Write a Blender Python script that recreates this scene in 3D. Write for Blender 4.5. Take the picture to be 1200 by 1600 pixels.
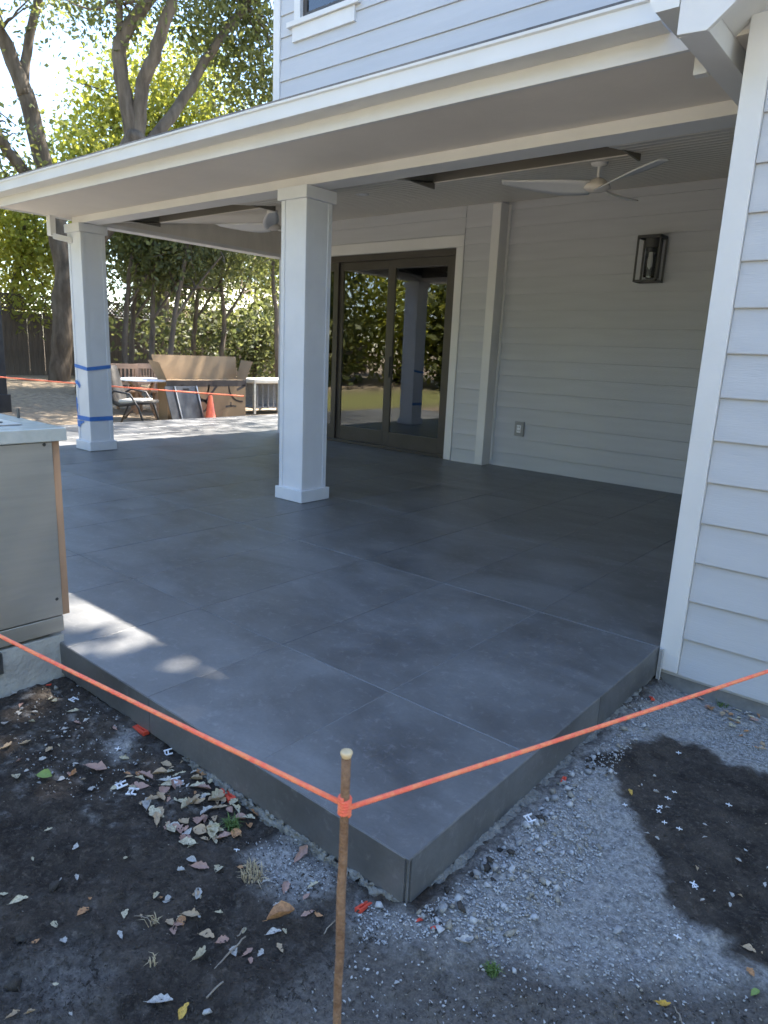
import bpy, bmesh, math, random
import numpy as np
from mathutils import Vector, Matrix, Euler
rad = math.radians
rng = np.random.default_rng(7); random.seed(7)
sc = bpy.context.scene
for o in list(bpy.data.objects): bpy.data.objects.remove(o)
col = sc.collection

# ------------------------------------------------------------------ camera, sky, sun, exposure
CAM = np.array([0.88919148, -1.24777507, 1.27486148]); ROT = tuple(rad(a) for a in (76.9021814, -2.52357378, 40.02338149)); FPX = 1075.974
cam = bpy.data.cameras.new('camera'); camo = bpy.data.objects.new('camera', cam); col.objects.link(camo)
camo.location = CAM; camo.rotation_euler = ROT
cam.sensor_fit = 'VERTICAL'; cam.sensor_height = 24.0; cam.sensor_width = 18.0; cam.lens = FPX/1600*24
cam.clip_start = 0.02; cam.clip_end = 600
cam.dof.use_dof = True; cam.dof.focus_distance = 2.6; cam.dof.aperture_fstop = 4.5
sc.camera = camo
SUN = Vector((0.07, 0.57, 1.0)).normalized()
w = bpy.data.worlds.new('World'); sc.world = w; w.use_nodes = True
wn = w.node_tree.nodes; wl = w.node_tree.links
sky = wn.new('ShaderNodeTexSky'); sky.sky_type = 'NISHITA'; sky.sun_disc = False
sky.sun_elevation = math.asin(SUN.z); sky.sun_rotation = math.atan2(SUN.x, SUN.y)
sky.air_density = 1.0; sky.dust_density = 0.3; sky.ozone_density = 1.2
bg = wn['Background']; bg.inputs[1].default_value = 0.10; wl.new(sky.outputs[0], bg.inputs[0])
sl = bpy.data.lights.new('sun', 'SUN'); sl.energy = 4.8; sl.angle = rad(0.53); sl.color = (1.0, 0.93, 0.82)
so = bpy.data.objects.new('sun', sl); col.objects.link(so); so.rotation_euler = SUN.to_track_quat('Z', 'Y').to_euler(); so.location = (0, 5, 20)
sc.view_settings.view_transform = 'Standard'; sc.view_settings.look = 'None'; sc.view_settings.gamma = 1.0
sc.view_settings.use_curve_mapping = False
sc.view_settings.exposure = 2.75
sc.cycles.max_bounces = 8; sc.cycles.diffuse_bounces = 5; sc.cycles.transparent_max_bounces = 12

# ------------------------------------------------------------------ helpers
RM = np.array(Euler(ROT, 'XYZ').to_matrix())
def ray(u): return RM @ np.array([(u[0]-600)/FPX, -(u[1]-800)/FPX, -1.0])
def hd(px, py, D):
    d = ray((px, py)); return CAM + d*(D/math.hypot(d[0], d[1]))
def on_z(px, py, z):
    d = ray((px, py)); return CAM + d*((z-CAM[2])/d[2])

def nodes_of(m):
    m.use_nodes = True; n = m.node_tree.nodes; return n, m.node_tree.links, n['Principled BSDF']
def mat(name, c, rough=0.6, c2=None, scale=6.0, detail=4.0, bump=0.0, bscale=None, metal=0.0, spec=0.5, aniso=None, contrast=(0.35, 0.65), rough2=None, coat=0.0):
    m = bpy.data.materials.new(name); n, l, b = nodes_of(m)
    b.inputs['Base Color'].default_value = (*c, 1); b.inputs['Roughness'].default_value = rough
    b.inputs['Metallic'].default_value = metal; b.inputs['Specular IOR Level'].default_value = spec
    b.inputs['Coat Weight'].default_value = coat
    tc = n.new('ShaderNodeTexCoord'); mp = n.new('ShaderNodeMapping'); l.new(tc.outputs['Object'], mp.inputs[0])
    if aniso: mp.inputs['Scale'].default_value = aniso
    if c2 is not None:
        t = n.new('ShaderNodeTexNoise'); t.inputs['Scale'].default_value = scale; t.inputs['Detail'].default_value = detail; t.inputs['Roughness'].default_value = 0.62
        l.new(mp.outputs[0], t.inputs['Vector'])
        r = n.new('ShaderNodeValToRGB'); r.color_ramp.elements[0].position, r.color_ramp.elements[1].position = contrast
        r.color_ramp.elements[0].color = (*c, 1); r.color_ramp.elements[1].color = (*c2, 1)
        l.new(t.outputs['Fac'], r.inputs[0]); l.new(r.outputs[0], b.inputs['Base Color'])
        if rough2 is not None:
            mr = n.new('ShaderNodeMapRange'); mr.inputs['From Min'].default_value, mr.inputs['From Max'].default_value = contrast
            mr.inputs['To Min'].default_value = rough; mr.inputs['To Max'].default_value = rough2
            l.new(t.outputs['Fac'], mr.inputs[0]); l.new(mr.outputs[0], b.inputs['Roughness'])
    if bump:
        t2 = n.new('ShaderNodeTexNoise'); t2.inputs['Scale'].default_value = bscale or scale*4; t2.inputs['Detail'].default_value = 6
        l.new(mp.outputs[0], t2.inputs['Vector'])
        bp = n.new('ShaderNodeBump'); bp.inputs['Strength'].default_value = bump; bp.inputs['Distance'].default_value = 0.02
        l.new(t2.outputs['Fac'], bp.inputs['Height']); l.new(bp.outputs[0], b.inputs['Normal'])
    return m

class MB:
    def __init__(s): s.v = []; s.f = []
    def add(s, vs, fs):
        k = len(s.v); s.v += [tuple(map(float, q)) for q in vs]; s.f += [tuple(i+k for i in f) for f in fs]; return s
    def box(s, x0, x1, y0, y1, z0, z1):
        return s.add([(x0,y0,z0),(x1,y0,z0),(x1,y1,z0),(x0,y1,z0),(x0,y0,z1),(x1,y0,z1),(x1,y1,z1),(x0,y1,z1)],
                     [(3,2,1,0),(4,5,6,7),(0,1,5,4),(1,2,6,5),(2,3,7,6),(3,0,4,7)])
    def obox(s, c, X, Y, Z):
        c, X, Y, Z = map(np.array, (c, X, Y, Z)); vs = []
        for k in (-1, 1):
            for i, j in ((-1,-1),(1,-1),(1,1),(-1,1)): vs.append(c+X*i*.5+Y*j*.5+Z*k*.5)
        return s.add(vs, [(3,2,1,0),(4,5,6,7),(0,1,5,4),(1,2,6,5),(2,3,7,6),(3,0,4,7)])
    def bar(s, p, q, w, h, up=(0,0,1)):
        p, q = np.array(p, float), np.array(q, float); d = q-p; u = np.array(up, float)
        sx = np.cross(d, u); sx /= np.linalg.norm(sx)+1e-9; uu = np.cross(sx, d); uu /= np.linalg.norm(uu)
        return s.obox((p+q)/2, d, sx*w, uu*h)
    def prism(s, poly, axis, a, b):
        n = len(poly)
        def P(q, t): return {'x': (t,q[0],q[1]), 'y': (q[0],t,q[1]), 'z': (q[0],q[1],t)}[axis]
        vs = [P(q, a) for q in poly]+[P(q, b) for q in poly]
        fs = [tuple(range(n)), tuple(range(2*n-1, n-1, -1))]+[(i, i+n, (i+1) % n+n, (i+1) % n) for i in range(n)]
        return s.add(vs, fs)
    def tube(s, pts, rs, n=8, cap=True):
        pts = [np.array(p, float) for p in pts]
        if not hasattr(rs, '__len__'): rs = [rs]*len(pts)
        k = len(s.v); ref = np.array((0.31, 0.22, 0.92))
        for i, p in enumerate(pts):
            d = pts[min(i+1, len(pts)-1)]-pts[max(i-1, 0)]; d /= np.linalg.norm(d)+1e-12
            if abs(d@ref) > 0.97: ref = np.array((1., .1, .05))
            a = np.cross(d, ref); a /= np.linalg.norm(a); b = np.cross(d, a)
            for j in range(n):
                t = 2*math.pi*j/n; s.v.append(tuple(p+rs[i]*(a*math.cos(t)+b*math.sin(t))))
        for i in range(len(pts)-1):
            for j in range(n): s.f.append((k+i*n+j, k+i*n+(j+1) % n, k+(i+1)*n+(j+1) % n, k+(i+1)*n+j))
        if cap:
            s.f.append(tuple(k+j for j in range(n-1, -1, -1))); m = k+(len(pts)-1)*n; s.f.append(tuple(m+j for j in range(n)))
        return s
    def lathe(s, prof, c, n=20):
        k = len(s.v)
        for r, z in prof:
            for j in range(n):
                t = 2*math.pi*j/n; s.v.append((c[0]+r*math.cos(t), c[1]+r*math.sin(t), c[2]+z))
        for i in range(len(prof)-1):
            for j in range(n): s.f.append((k+i*n+j, k+i*n+(j+1) % n, k+(i+1)*n+(j+1) % n, k+(i+1)*n+j))
        return s
    def mesh(s, name, m):
        me = bpy.data.meshes.new(name); me.from_pydata(s.v, [], s.f); me.update()
        bm = bmesh.new(); bm.from_mesh(me); bmesh.ops.recalc_face_normals(bm, faces=bm.faces); bm.to_mesh(me); bm.free()
        me.materials.append(m); return me
    def build(s, name, m, parent=None, smooth=False, bevel=0.0, at=None):
        return link(name, s.mesh(name, m), parent, at, smooth, bevel)
def wpos(o):
    p = Vector((0, 0, 0))
    while o is not None: p += o.location; o = o.parent
    return p
def link(name, me, parent=None, at=None, smooth=False, bevel=0.0):
    """mesh in world coordinates (or local, shifted to `at`), linked under its thing"""
    o = bpy.data.objects.new(name, me); col.objects.link(o)
    tgt = Vector(at) if at is not None else Vector((0, 0, 0))
    if parent is not None: o.parent = parent; o.location = tgt-wpos(parent)
    else: o.location = tgt
    if smooth:
        for p in me.polygons: p.use_smooth = True
    if bevel:
        b = o.modifiers.new('bevel', 'BEVEL'); b.width = bevel; b.segments = 2; b.limit_method = 'ANGLE'; b.angle_limit = rad(40)
    return o
def tag(o, label=None, cat=None, group=None, kind=None):
    if label: o['label'] = label
    if cat: o['category'] = cat
    if group: o['group'] = group
    if kind: o['kind'] = kind
    return o
def thing(name, loc, label, cat, group=None):
    o = bpy.data.objects.new(name, None); col.objects.link(o); o.location = loc; o.empty_display_size = .1
    return tag(o, label, cat, group)
def np_mesh(name, V, F, m):
    """V (n,3), F (m,k) arrays"""
    me = bpy.data.meshes.new(name); k = F.shape[1]
    me.vertices.add(len(V)); me.vertices.foreach_set('co', V.astype(np.float32).ravel())
    me.loops.add(F.size); me.loops.foreach_set('vertex_index', F.astype(np.int32).ravel())
    me.polygons.add(len(F)); me.polygons.foreach_set('loop_start', np.arange(0, F.size, k, dtype=np.int32))
    me.update(calc_edges=True); me.validate(); me.materials.append(m); return me

def _h(ix, iy, s): 
    q = np.sin(ix*127.1+iy*311.7+s*74.7)*43758.5453; return q-np.floor(q)
def vnoise(x, y, s=0):
    ix, iy = np.floor(x), np.floor(y); fx, fy = x-ix, y-iy; fx = fx*fx*(3-2*fx); fy = fy*fy*(3-2*fy)
    a = _h(ix, iy, s); b = _h(ix+1, iy, s); c = _h(ix, iy+1, s); d = _h(ix+1, iy+1, s)
    return (a*(1-fx)+b*fx)*(1-fy)+(c*(1-fx)+d*fx)*fy
def fbm(x, y, s=0, o=4):
    t = np.zeros_like(x); a = .5
    for i in range(o): t += a*vnoise(x*2**i, y*2**i, s+i*3); a *= .5
    return t

# ------------------------------------------------------------------ materials
WHITE = mat('white_paint', (0.66, 0.655, 0.65), 0.5, (0.61, 0.605, 0.60), 2.2, 5, bump=0.04, bscale=60)
SIDING = mat('siding_paint', (0.49, 0.50, 0.525), 0.55, (0.45, 0.46, 0.485), 1.6, 5, bump=0.10, bscale=40, aniso=(0.6, 1, 6))
COLW = mat('column_paint', (0.68, 0.70, 0.74), 0.45, (0.63, 0.65, 0.69), 3.0, 4, bump=0.03, bscale=70)
SOFF = mat('soffit_paint', (0.72, 0.66, 0.59), 0.65, (0.66, 0.605, 0.54), 1.3, 5, bump=0.06, bscale=30)
CEILP = mat('ceiling_board_paint', (0.64, 0.60, 0.54), 0.6, (0.575, 0.54, 0.485), 2.5, 4, aniso=(0.3, 3, 1), bump=0.05)
GUTM = mat('gutter_metal_paint', (0.66, 0.655, 0.64), 0.35, (0.61, 0.605, 0.59), 1.5, 3)
CONC = mat('concrete', (0.42, 0.41, 0.38), 0.85, (0.30, 0.29, 0.27), 9, 6, bump=0.35, bscale=55)
MORT = mat('mortar', (0.30, 0.295, 0.27), 0.95, (0.17, 0.165, 0.15), 22, 6, bump=0.8, bscale=90)
GROUT = mat('grout', (0.23, 0.23, 0.228), 0.9, (0.17, 0.17, 0.17), 20, 4)
BRONZE = mat('bronze_frame', (0.048, 0.041, 0.036), 0.42, (0.062, 0.053, 0.046), 4, 3)
STEEL = mat('stainless_steel', (0.46, 0.435, 0.40), 0.36, (0.37, 0.35, 0.32), 3.0, 5, metal=0.85, aniso=(1, 0.35, 6), rough2=0.5, bump=0.02, bscale=30)
STEELD = mat('dark_steel', (0.16, 0.165, 0.17), 0.35, (0.11, 0.11, 0.115), 5, 4, metal=0.8)
QUARTZ = mat('counter_stone', (0.52, 0.52, 0.48), 0.22, (0.43, 0.44, 0.40), 14, 5)
PLY = mat('plywood_edge', (0.30, 0.17, 0.10), 0.8, (0.42, 0.26, 0.16), 12, 5, aniso=(1, 1, 0.15))
RAWPLY = mat('raw_plywood', (0.19, 0.175, 0.145), 0.85, (0.14, 0.13, 0.11), 3, 6, aniso=(0.4, 2, 2))
BLACKM = mat('black_metal', (0.022, 0.022, 0.023), 0.5, (0.035, 0.034, 0.034), 8, 3)
LANT = mat('lantern_metal', (0.05, 0.05, 0.05), 0.45, (0.075, 0.073, 0.07), 10, 3)
TAPE = mat('painters_tape', (0.045, 0.16, 0.50), 0.6, (0.06, 0.20, 0.56), 30, 3, bump=0.15, bscale=120)
STRING = mat('fluorescent_string', (1.0, 0.17, 0.10), 0.65, (1.0, 0.30, 0.13), 60, 2, bump=0.4, bscale=300)
RUST = mat('rusty_steel', (0.20, 0.105, 0.055), 0.85, (0.33, 0.20, 0.12), 45, 6, bump=0.5, bscale=220)
BRIGHTCUT = mat('ground_steel_tip', (0.66, 0.50, 0.29), 0.6, (0.55, 0.40, 0.22), 60, 3)
BARK = mat('bark', (0.070, 0.052, 0.038), 0.95, (0.15, 0.118, 0.088), 5, 8, bump=0.9, bscale=9, aniso=(1.6, 1.6, 0.35))
FENCEW = mat('weathered_fence_wood', (0.060, 0.044, 0.031), 0.9, (0.11, 0.083, 0.06), 5, 6, aniso=(3, 3, 0.4), bump=0.3)
CARD = mat('cardboard', (0.33, 0.225, 0.13), 0.9, (0.285, 0.195, 0.11), 3, 4)
INK = mat('box_print', (0.06, 0.05, 0.045), 0.9, (0.085, 0.07, 0.06), 8, 3)
CONEO = mat('cone_plastic', (0.75, 0.13, 0.045), 0.5, (0.62, 0.10, 0.035), 12, 3)
TEAK = mat('teak', (0.36, 0.22, 0.14), 0.7, (0.46, 0.30, 0.20), 8, 5, aniso=(1, 1, 5))
WICK = mat('grey_wicker', (0.20, 0.20, 0.20), 0.8, (0.12, 0.12, 0.12), 40, 2, bump=0.6, bscale=90)
CUSH = mat('dark_cushion', (0.040, 0.036, 0.032), 0.9, (0.06, 0.054, 0.048), 9, 4)
CUSHL = mat('pale_cushion', (0.62, 0.58, 0.50), 0.9, (0.54, 0.50, 0.43), 9, 4)
DARKWOOD = mat('dark_dining_wood', (0.10, 0.042, 0.026), 0.4, (0.07, 0.03, 0.02), 6, 4, aniso=(1, 1, 5))
ROOMW = mat('room_wall', (0.74, 0.72, 0.67), 0.7, (0.68, 0.66, 0.61), 2, 3)
ROOMF = mat('room_floor', (0.46, 0.40, 0.31), 0.3, (0.36, 0.30, 0.22), 4, 4, aniso=(4, .4, 1))
ROOFM = mat('roof_shingle', (0.10, 0.10, 0.105), 0.9, (0.15, 0.15, 0.155), 14, 5, bump=0.4)
PLAST = mat('white_plastic', (0.78, 0.79, 0.82), 0.4, (0.70, 0.71, 0.75), 30, 2)
WEDGE = mat('red_plastic', (0.72, 0.09, 0.05), 0.45, (0.60, 0.07, 0.04), 30, 2)
GREYPL = mat('grey_plate', (0.30, 0.30, 0.30), 0.5, (0.26, 0.26, 0.26), 10, 2)

def tile_material():
    m = bpy.data.materials.new('slate_porcelain'); n, l, b = nodes_of(m)
    geo = n.new('ShaderNodeNewGeometry'); oi = n.new('ShaderNodeObjectInfo')
    off = n.new('ShaderNodeVectorMath'); off.operation = 'MULTIPLY_ADD'
    cv = n.new('ShaderNodeCombineXYZ')
    for i in range(3): l.new(oi.outputs['Random'], cv.inputs[i])
    l.new(cv.outputs[0], off.inputs[0]); off.inputs[1].default_value = (17, 31, 5); l.new(geo.outputs['Position'], off.inputs[2])
    def noise(s, d, r=0.6, dist=0.0):
        t = n.new('ShaderNodeTexNoise'); t.inputs['Scale'].default_value = s; t.inputs['Detail'].default_value = d; t.inputs['Roughness'].default_value = r; t.inputs['Distortion'].default_value = dist
        l.new(off.outputs[0], t.inputs['Vector']); return t
    a = noise(2.6, 6, .62, .3)
    big = n.new('ShaderNodeTexNoise'); big.inputs['Scale'].default_value = 1.15; big.inputs['Detail'].default_value = 8; big.inputs['Roughness'].default_value = .68; big.inputs['Distortion'].default_value = .8
    mpb = n.new('ShaderNodeMapping'); mpb.inputs['Scale'].default_value = (.75, 1.7, 1); l.new(geo.outputs['Position'], mpb.inputs[0]); l.new(mpb.outputs[0], big.inputs['Vector'])
    av = n.new('ShaderNodeMath'); av.operation = 'MULTIPLY_ADD'; l.new(a.outputs['Fac'], av.inputs[0]); av.inputs[1].default_value = .45
    hb = n.new('ShaderNodeMath'); hb.operation = 'MULTIPLY'; l.new(big.outputs['Fac'], hb.inputs[0]); hb.inputs[1].default_value = .55; l.new(hb.outputs[0], av.inputs[2])
    r = n.new('ShaderNodeValToRGB'); e = r.color_ramp.elements
    e[0].position = .36; e[0].color = (0.052, 0.053, 0.055, 1); e[1].position = .66; e[1].color = (0.165, 0.167, 0.169, 1)
    l.new(av.outputs[0], r.inputs[0])
    c = noise(24, 7, .7, .6); r2 = n.new('ShaderNodeValToRGB'); e = r2.color_ramp.elements
    e[0].position = .55; e[0].color = (0, 0, 0, 1); e[1].position = .84; e[1].color = (1, 1, 1, 1); l.new(c.outputs['Fac'], r2.inputs[0])
    mx = n.new('ShaderNodeMixRGB'); mx.inputs[2].default_value = (0.23, 0.23, 0.23, 1); l.new(r2.outputs[0], mx.inputs[0]); l.new(r.outputs[0], mx.inputs[1])
    d = noise(90, 4, .6); r3 = n.new('ShaderNodeMapRange'); r3.inputs['To Min'].default_value = .80; r3.inputs['To Max'].default_value = 1.2; l.new(d.outputs['Fac'], r3.inputs[0])
    mm = n.new('ShaderNodeMixRGB'); mm.blend_type = 'MULTIPLY'; mm.inputs[0].default_value = 1; l.new(mx.outputs[0], mm.inputs[1]); l.new(r3.outputs[0], mm.inputs[2])
    l.new(mm.outputs[0], b.inputs['Base Color']); b.inputs['Specular IOR Level'].default_value = 1.0
    rr = n.new('ShaderNodeMapRange'); rr.inputs['To Min'].default_value = .34; rr.inputs['To Max'].default_value = .52; l.new(a.outputs['Fac'], rr.inputs[0]); l.new(rr.outputs[0], b.inputs['Roughness'])
    bp = n.new('ShaderNodeBump'); bp.inputs['Strength'].default_value = .06; bp.inputs['Distance'].default_value = .01; l.new(c.outputs['Fac'], bp.inputs['Height']); l.new(bp.outputs[0], b.inputs['Normal'])
    return m
TILE = tile_material()

def leaf_material(name, a, b_, trans=0.45):
    m = bpy.data.materials.new(name); n, l, b = nodes_of(m)
    g = n.new('ShaderNodeNewGeometry'); r = n.new('ShaderNodeValToRGB'); e = r.color_ramp.elements
    e[0].color = (*a, 1); e[1].color = (*b_, 1); l.new(g.outputs['Random Per Island'], r.inputs[0])
    l.new(r.outputs[0], b.inputs['Base Color']); b.inputs['Roughness'].default_value = .5
    t = n.new('ShaderNodeBsdfTranslucent')
    hs = n.new('ShaderNodeHueSaturation'); hs.inputs['Hue'].default_value = .475; hs.inputs['Saturation'].default_value = 1.1; hs.inputs['Value'].default_value = 2.0
    l.new(r.outputs[0], hs.inputs['Color']); l.new(hs.outputs[0], t.inputs['Color'])
    mx = n.new('ShaderNodeMixShader'); mx.inputs[0].default_value = trans
    l.new(b.outputs[0], mx.inputs[1]); l.new(t.outputs[0], mx.inputs[2]); l.new(mx.outputs[0], n['Material Output'].inputs['Surface'])
    return m
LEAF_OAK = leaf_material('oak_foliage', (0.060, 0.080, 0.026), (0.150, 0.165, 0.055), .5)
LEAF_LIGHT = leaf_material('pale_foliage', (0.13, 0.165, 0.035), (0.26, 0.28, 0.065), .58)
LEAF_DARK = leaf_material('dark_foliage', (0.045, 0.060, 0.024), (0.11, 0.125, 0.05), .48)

def glass_material():
    m = bpy.data.materials.new('window_glass'); m.use_nodes = True; n = m.node_tree.nodes; l = m.node_tree.links
    n.remove(n['Principled BSDF'])
    t = n.new('ShaderNodeBsdfTransparent'); t.inputs[0].default_value = (.90, .92, .90, 1)
    g = n.new('ShaderNodeBsdfGlossy'); g.inputs['Roughness'].default_value = .012
    f = n.new('ShaderNodeFresnel'); f.inputs[0].default_value = 2.3
    mx = n.new('ShaderNodeMixShader'); l.new(f.outputs[0], mx.inputs[0]); l.new(t.outputs[0], mx.inputs[1]); l.new(g.outputs[0], mx.inputs[2])
    l.new(mx.outputs[0], n['Material Output'].inputs['Surface']); return m
GLASS = glass_material()

# ------------------------------------------------------------------ ground sheet
def poly_mask(X, Y, pix, z=-.15, soft=.02):
    P = np.array([on_z(u[0], u[1], z)[:2] for u in pix]); inside = np.zeros(X.shape, bool); dist = np.full(X.shape, 1e9)
    for i in range(len(P)):
        a, b = P[i], P[(i+1) % len(P)]
        c = ((a[1] > Y) != (b[1] > Y)) & (X < (b[0]-a[0])*(Y-a[1])/(b[1]-a[1]+1e-12)+a[0]); inside ^= c
        d = b-a; t = np.clip(((X-a[0])*d[0]+(Y-a[1])*d[1])/(d@d+1e-12), 0, 1)
        dist = np.minimum(dist, np.hypot(X-a[0]-t*d[0], Y-a[1]-t*d[1]))
    sd = np.where(inside, dist, -dist); return np.clip(sd/soft*.5+.5, 0, 1)
def axis_lines(lo, hi, step, far):
    c = np.arange(lo, hi, step); r = [c[-1]]; s = step
    while r[-1] < far: s *= 1.16; r.append(r[-1]+s)
    q = [c[0]]; s = step
    while q[-1] > -far: s *= 1.16; q.append(q[-1]-s)
    return np.concatenate([q[1:][::-1], c, r[1:]])
gx = axis_lines(-2.1, 1.35, 0.0095, 220.); gy = axis_lines(-1.45, 2.05, 0.0095, 220.)
GX, GY = np.meshgrid(gx, gy); 
def ground_h(X, Y):
    near = np.clip(1-np.maximum(np.abs(X+.3)-2.2, 0)/2, 0, 1)*np.clip(1-np.maximum(np.abs(Y)-2.2, 0)/2, 0, 1)
    z = -.163+.018*(fbm(X*2.2, Y*2.2, 1)-.5)*2*near
    clod = fbm(X*14, Y*14, 4, 4)-.48
    z += near*(.040*clod+.030*np.clip(fbm(X*23, Y*23, 14, 3)-.5, 0, 1))+near*.014*(fbm(X*55, Y*55, 9, 3)-.45)
    # a little lump of rubble along the right flank of the slab
    z += near*.02*np.exp(-((X-.12)/.12)**2)*(Y > -.1)*(Y < 1.7)
    z += .006*near
    z -= near*.045*np.clip((Y-1.15)/.6, 0, 1)*np.clip((X-.02)/.1, 0, 1)
    t = np.clip((-X-10.6)/5.5, 0, 1); z += .36*t*t*(3-2*t)
    z += (1-near)*.03*(fbm(X*.7, Y*.7, 21)-.5)
    return z
GZ = ground_h(GX, GY)
wx = GX+.05*(fbm(GX*9, GY*9, 31, 4)-.47)*2+.022*(fbm(GX*45, GY*45, 33, 3)-.45)*2; wy = GY+.05*(fbm(GX*9, GY*9, 37, 4)-.47)*2+.022*(fbm(GX*45, GY*45, 39, 3)-.45)*2
dark_r = poly_mask(wx, wy, [(915,1192),(961,1208),(958,1240),(993,1281),(1013,1316),(1031,1357),(1045,1400),(1060,1418),(1092,1438),(1107,1452),(1142,1450),(1147,1482),(1165,1500),(1240,1510),(1400,1400),(1400,1200),(1200,1202),(1141,1187),(1112,1167),(1072,1152),(1037,1148),(1020,1160),(961,1176)], soft=.016)
grey = poly_mask(wx, wy, [(560,1405),(620,1425),(660,1440),(780,1290),(900,1190),(1020,1075),(1050,1052),(1300,1080),(1300,1560),(1090,1530),(1000,1530),(900,1525),(800,1495),(700,1490),(640,1475),(560,1450)], soft=.05)
brown = poly_mask(wx, wy, [(560,1440),(700,1480),(1000,1520),(1300,1560),(1500,1800),(300,1800),(330,1620),(430,1560),(520,1475)], soft=.03)
dust_l = np.maximum(poly_mask(wx, wy, [(395,1330),(440,1300),(500,1330),(530,1380),(470,1400),(410,1370)], soft=.05), poly_mask(wx, wy, [(165,1165),(190,1135),(205,1140),(205,1175),(180,1180)], soft=.03))
dust_l = np.maximum(dust_l, .35*poly_mask(wx, wy, [(30,1500),(120,1470),(170,1510),(120,1590),(30,1590)], soft=.08))
speck = np.clip((fbm(GX*30, GY*30, 55, 3)-.52)*6, 0, 1)
upper = poly_mask(wx, wy, [(0,1040),(120,1040),(250,1180),(330,1260),(200,1300),(0,1290)], soft=.08)
gval = np.clip(np.maximum(grey*(1-dark_r), dust_l)*(.80+.35*fbm(GX*6, GY*6, 71))+upper*speck*.35+.10*speck*(1-dark_r), 0, 1)
bval = np.clip(brown*(1-grey)*(.7+.5*fbm(GX*8, GY*8, 77)), 0, 1)
lawn = ((GX < -11) & (GX > -13.0)).astype(float)*np.clip((2.2-GY)/1.2, 0, 1); far = np.clip((-GX-9.0)/1.5, 0, 1)*(1-lawn)
yard = np.maximum(np.clip((-GY-3.0)/.6, 0, 1), np.clip((GX-3.2)/.6, 0, 1)*(GY < 1.9))*(1-lawn)*(1-far)
iy, ix = np.meshgrid(np.arange(len(gy)-1), np.arange(len(gx)-1), indexing='ij'); k = iy*len(gx)+ix
F = np.stack([k, k+1, k+1+len(gx), k+len(gx)], -1).reshape(-1, 4)
def ground_material():
    m = bpy.data.materials.new('soil'); n, l, b = nodes_of(m); g = n.new('ShaderNodeNewGeometry')
    def noise(s, d=6, r=.65):
        t = n.new('ShaderNodeTexNoise'); t.inputs['Scale'].default_value = s; t.inputs['Detail'].default_value = d; t.inputs['Roughness'].default_value = r; l.new(g.outputs['Position'], t.inputs['Vector']); return t
    def ramp(src, p0, c0, p1, c1):
        r = n.new('ShaderNodeValToRGB'); e = r.color_ramp.elements; e[0].position = p0; e[0].color = (*c0, 1); e[1].position = p1; e[1].color = (*c1, 1); l.new(src, r.inputs[0]); return r.outputs[0]
    n1 = noise(9); n2 = noise(60, 7, .7); n3 = noise(190, 3, .6)
    dark = ramp(n1.outputs['Fac'], .35, (.030, .0245, .0205), .68, (.088, .072, .059))
    dark2 = ramp(n2.outputs['Fac'], .52, (0, 0, 0), .72, (1, 1, 1))
    def mix(f, a, c, mode='MIX'):
        x = n.new('ShaderNodeMixRGB'); x.blend_type = mode
        if hasattr(f, 'links') or not isinstance(f, float): l.new(f, x.inputs[0])
        else: x.inputs[0].default_value = f
        for i, q in ((1, a), (2, c)):
            if isinstance(q, tuple): x.inputs[i].default_value = (*q, 1)
            else: l.new(q, x.inputs[i])
        return x.outputs[0]
    dk = mix(dark2, dark, (.135, .113, .093))
    def attr(nm):
        a = n.new('ShaderNodeAttribute'); a.attribute_name = nm; return a.outputs['Fac']
    gy_ = ramp(n2.outputs['Fac'], .30, (.125, .12, .113), .68, (.50, .485, .465))
    br_ = ramp(n2.outputs['Fac'], .30, (.085, .075, .066), .72, (.215, .193, .172))
    s = mix(attr('brown'), dk, br_); s = mix(attr('grey'), s, gy_)
    mulch = ramp(n1.outputs['Fac'], .3, (.15, .115, .08), .7, (.34, .27, .19)); s = mix(attr('far'), s, mulch)
    yd = ramp(n1.outputs['Fac'], .3, (.36, .325, .265), .7, (.46, .415, .34)); s = mix(attr('yard'), s, yd)
    lw = ramp(n2.outputs['Fac'], .3, (.11, .115, .04), .7, (.17, .17, .065)); s = mix(attr('lawn'), s, lw)
    r3 = n.new('ShaderNodeMapRange'); r3.inputs['To Min'].default_value = .45; r3.inputs['To Max'].default_value = 1.55; l.new(n3.outputs['Fac'], r3.inputs[0])
    s = mix(1.0, s, r3.outputs[0], 'MULTIPLY'); l.new(s, b.inputs['Base Color']); b.inputs['Roughness'].default_value = .95; b.inputs['Specular IOR Level'].default_value = .25
    bp = n.new('ShaderNodeBump'); bp.inputs['Strength'].default_value = .95; bp.inputs['Distance'].default_value = .018; l.new(n2.outputs['Fac'], bp.inputs['Height'])
    bp2 = n.new('ShaderNodeBump'); bp2.inputs['Strength'].default_value = .5; bp2.inputs['Distance'].default_value = .004; l.new(n3.outputs['Fac'], bp2.inputs['Height']); l.new(bp.outputs[0], bp2.inputs['Normal']); l.new(bp2.outputs[0], b.inputs['Normal'])
    return m
gm = np_mesh('ground', np.stack([GX, GY, GZ], -1).reshape(-1, 3), F, ground_material())
for nm, a in (('grey', gval), ('brown', bval), ('lawn', lawn), ('far', far), ('yard', yard)):
    at_ = gm.attributes.new(nm, 'FLOAT', 'POINT'); at_.data.foreach_set('value', a.astype(np.float32).ravel())
gro = link('ground', gm, smooth=True); tag(gro, 'dark bare soil with pale cement dust around the patio', kind='structure')
def gz(x, y): return float(ground_h(np.array([x]), np.array([y]))[0])
def on_ground(px, py):
    z = -.15
    for _ in range(4): p = on_z(px, py, z); z = gz(p[0], p[1])
    return np.array((p[0], p[1], z))
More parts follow.
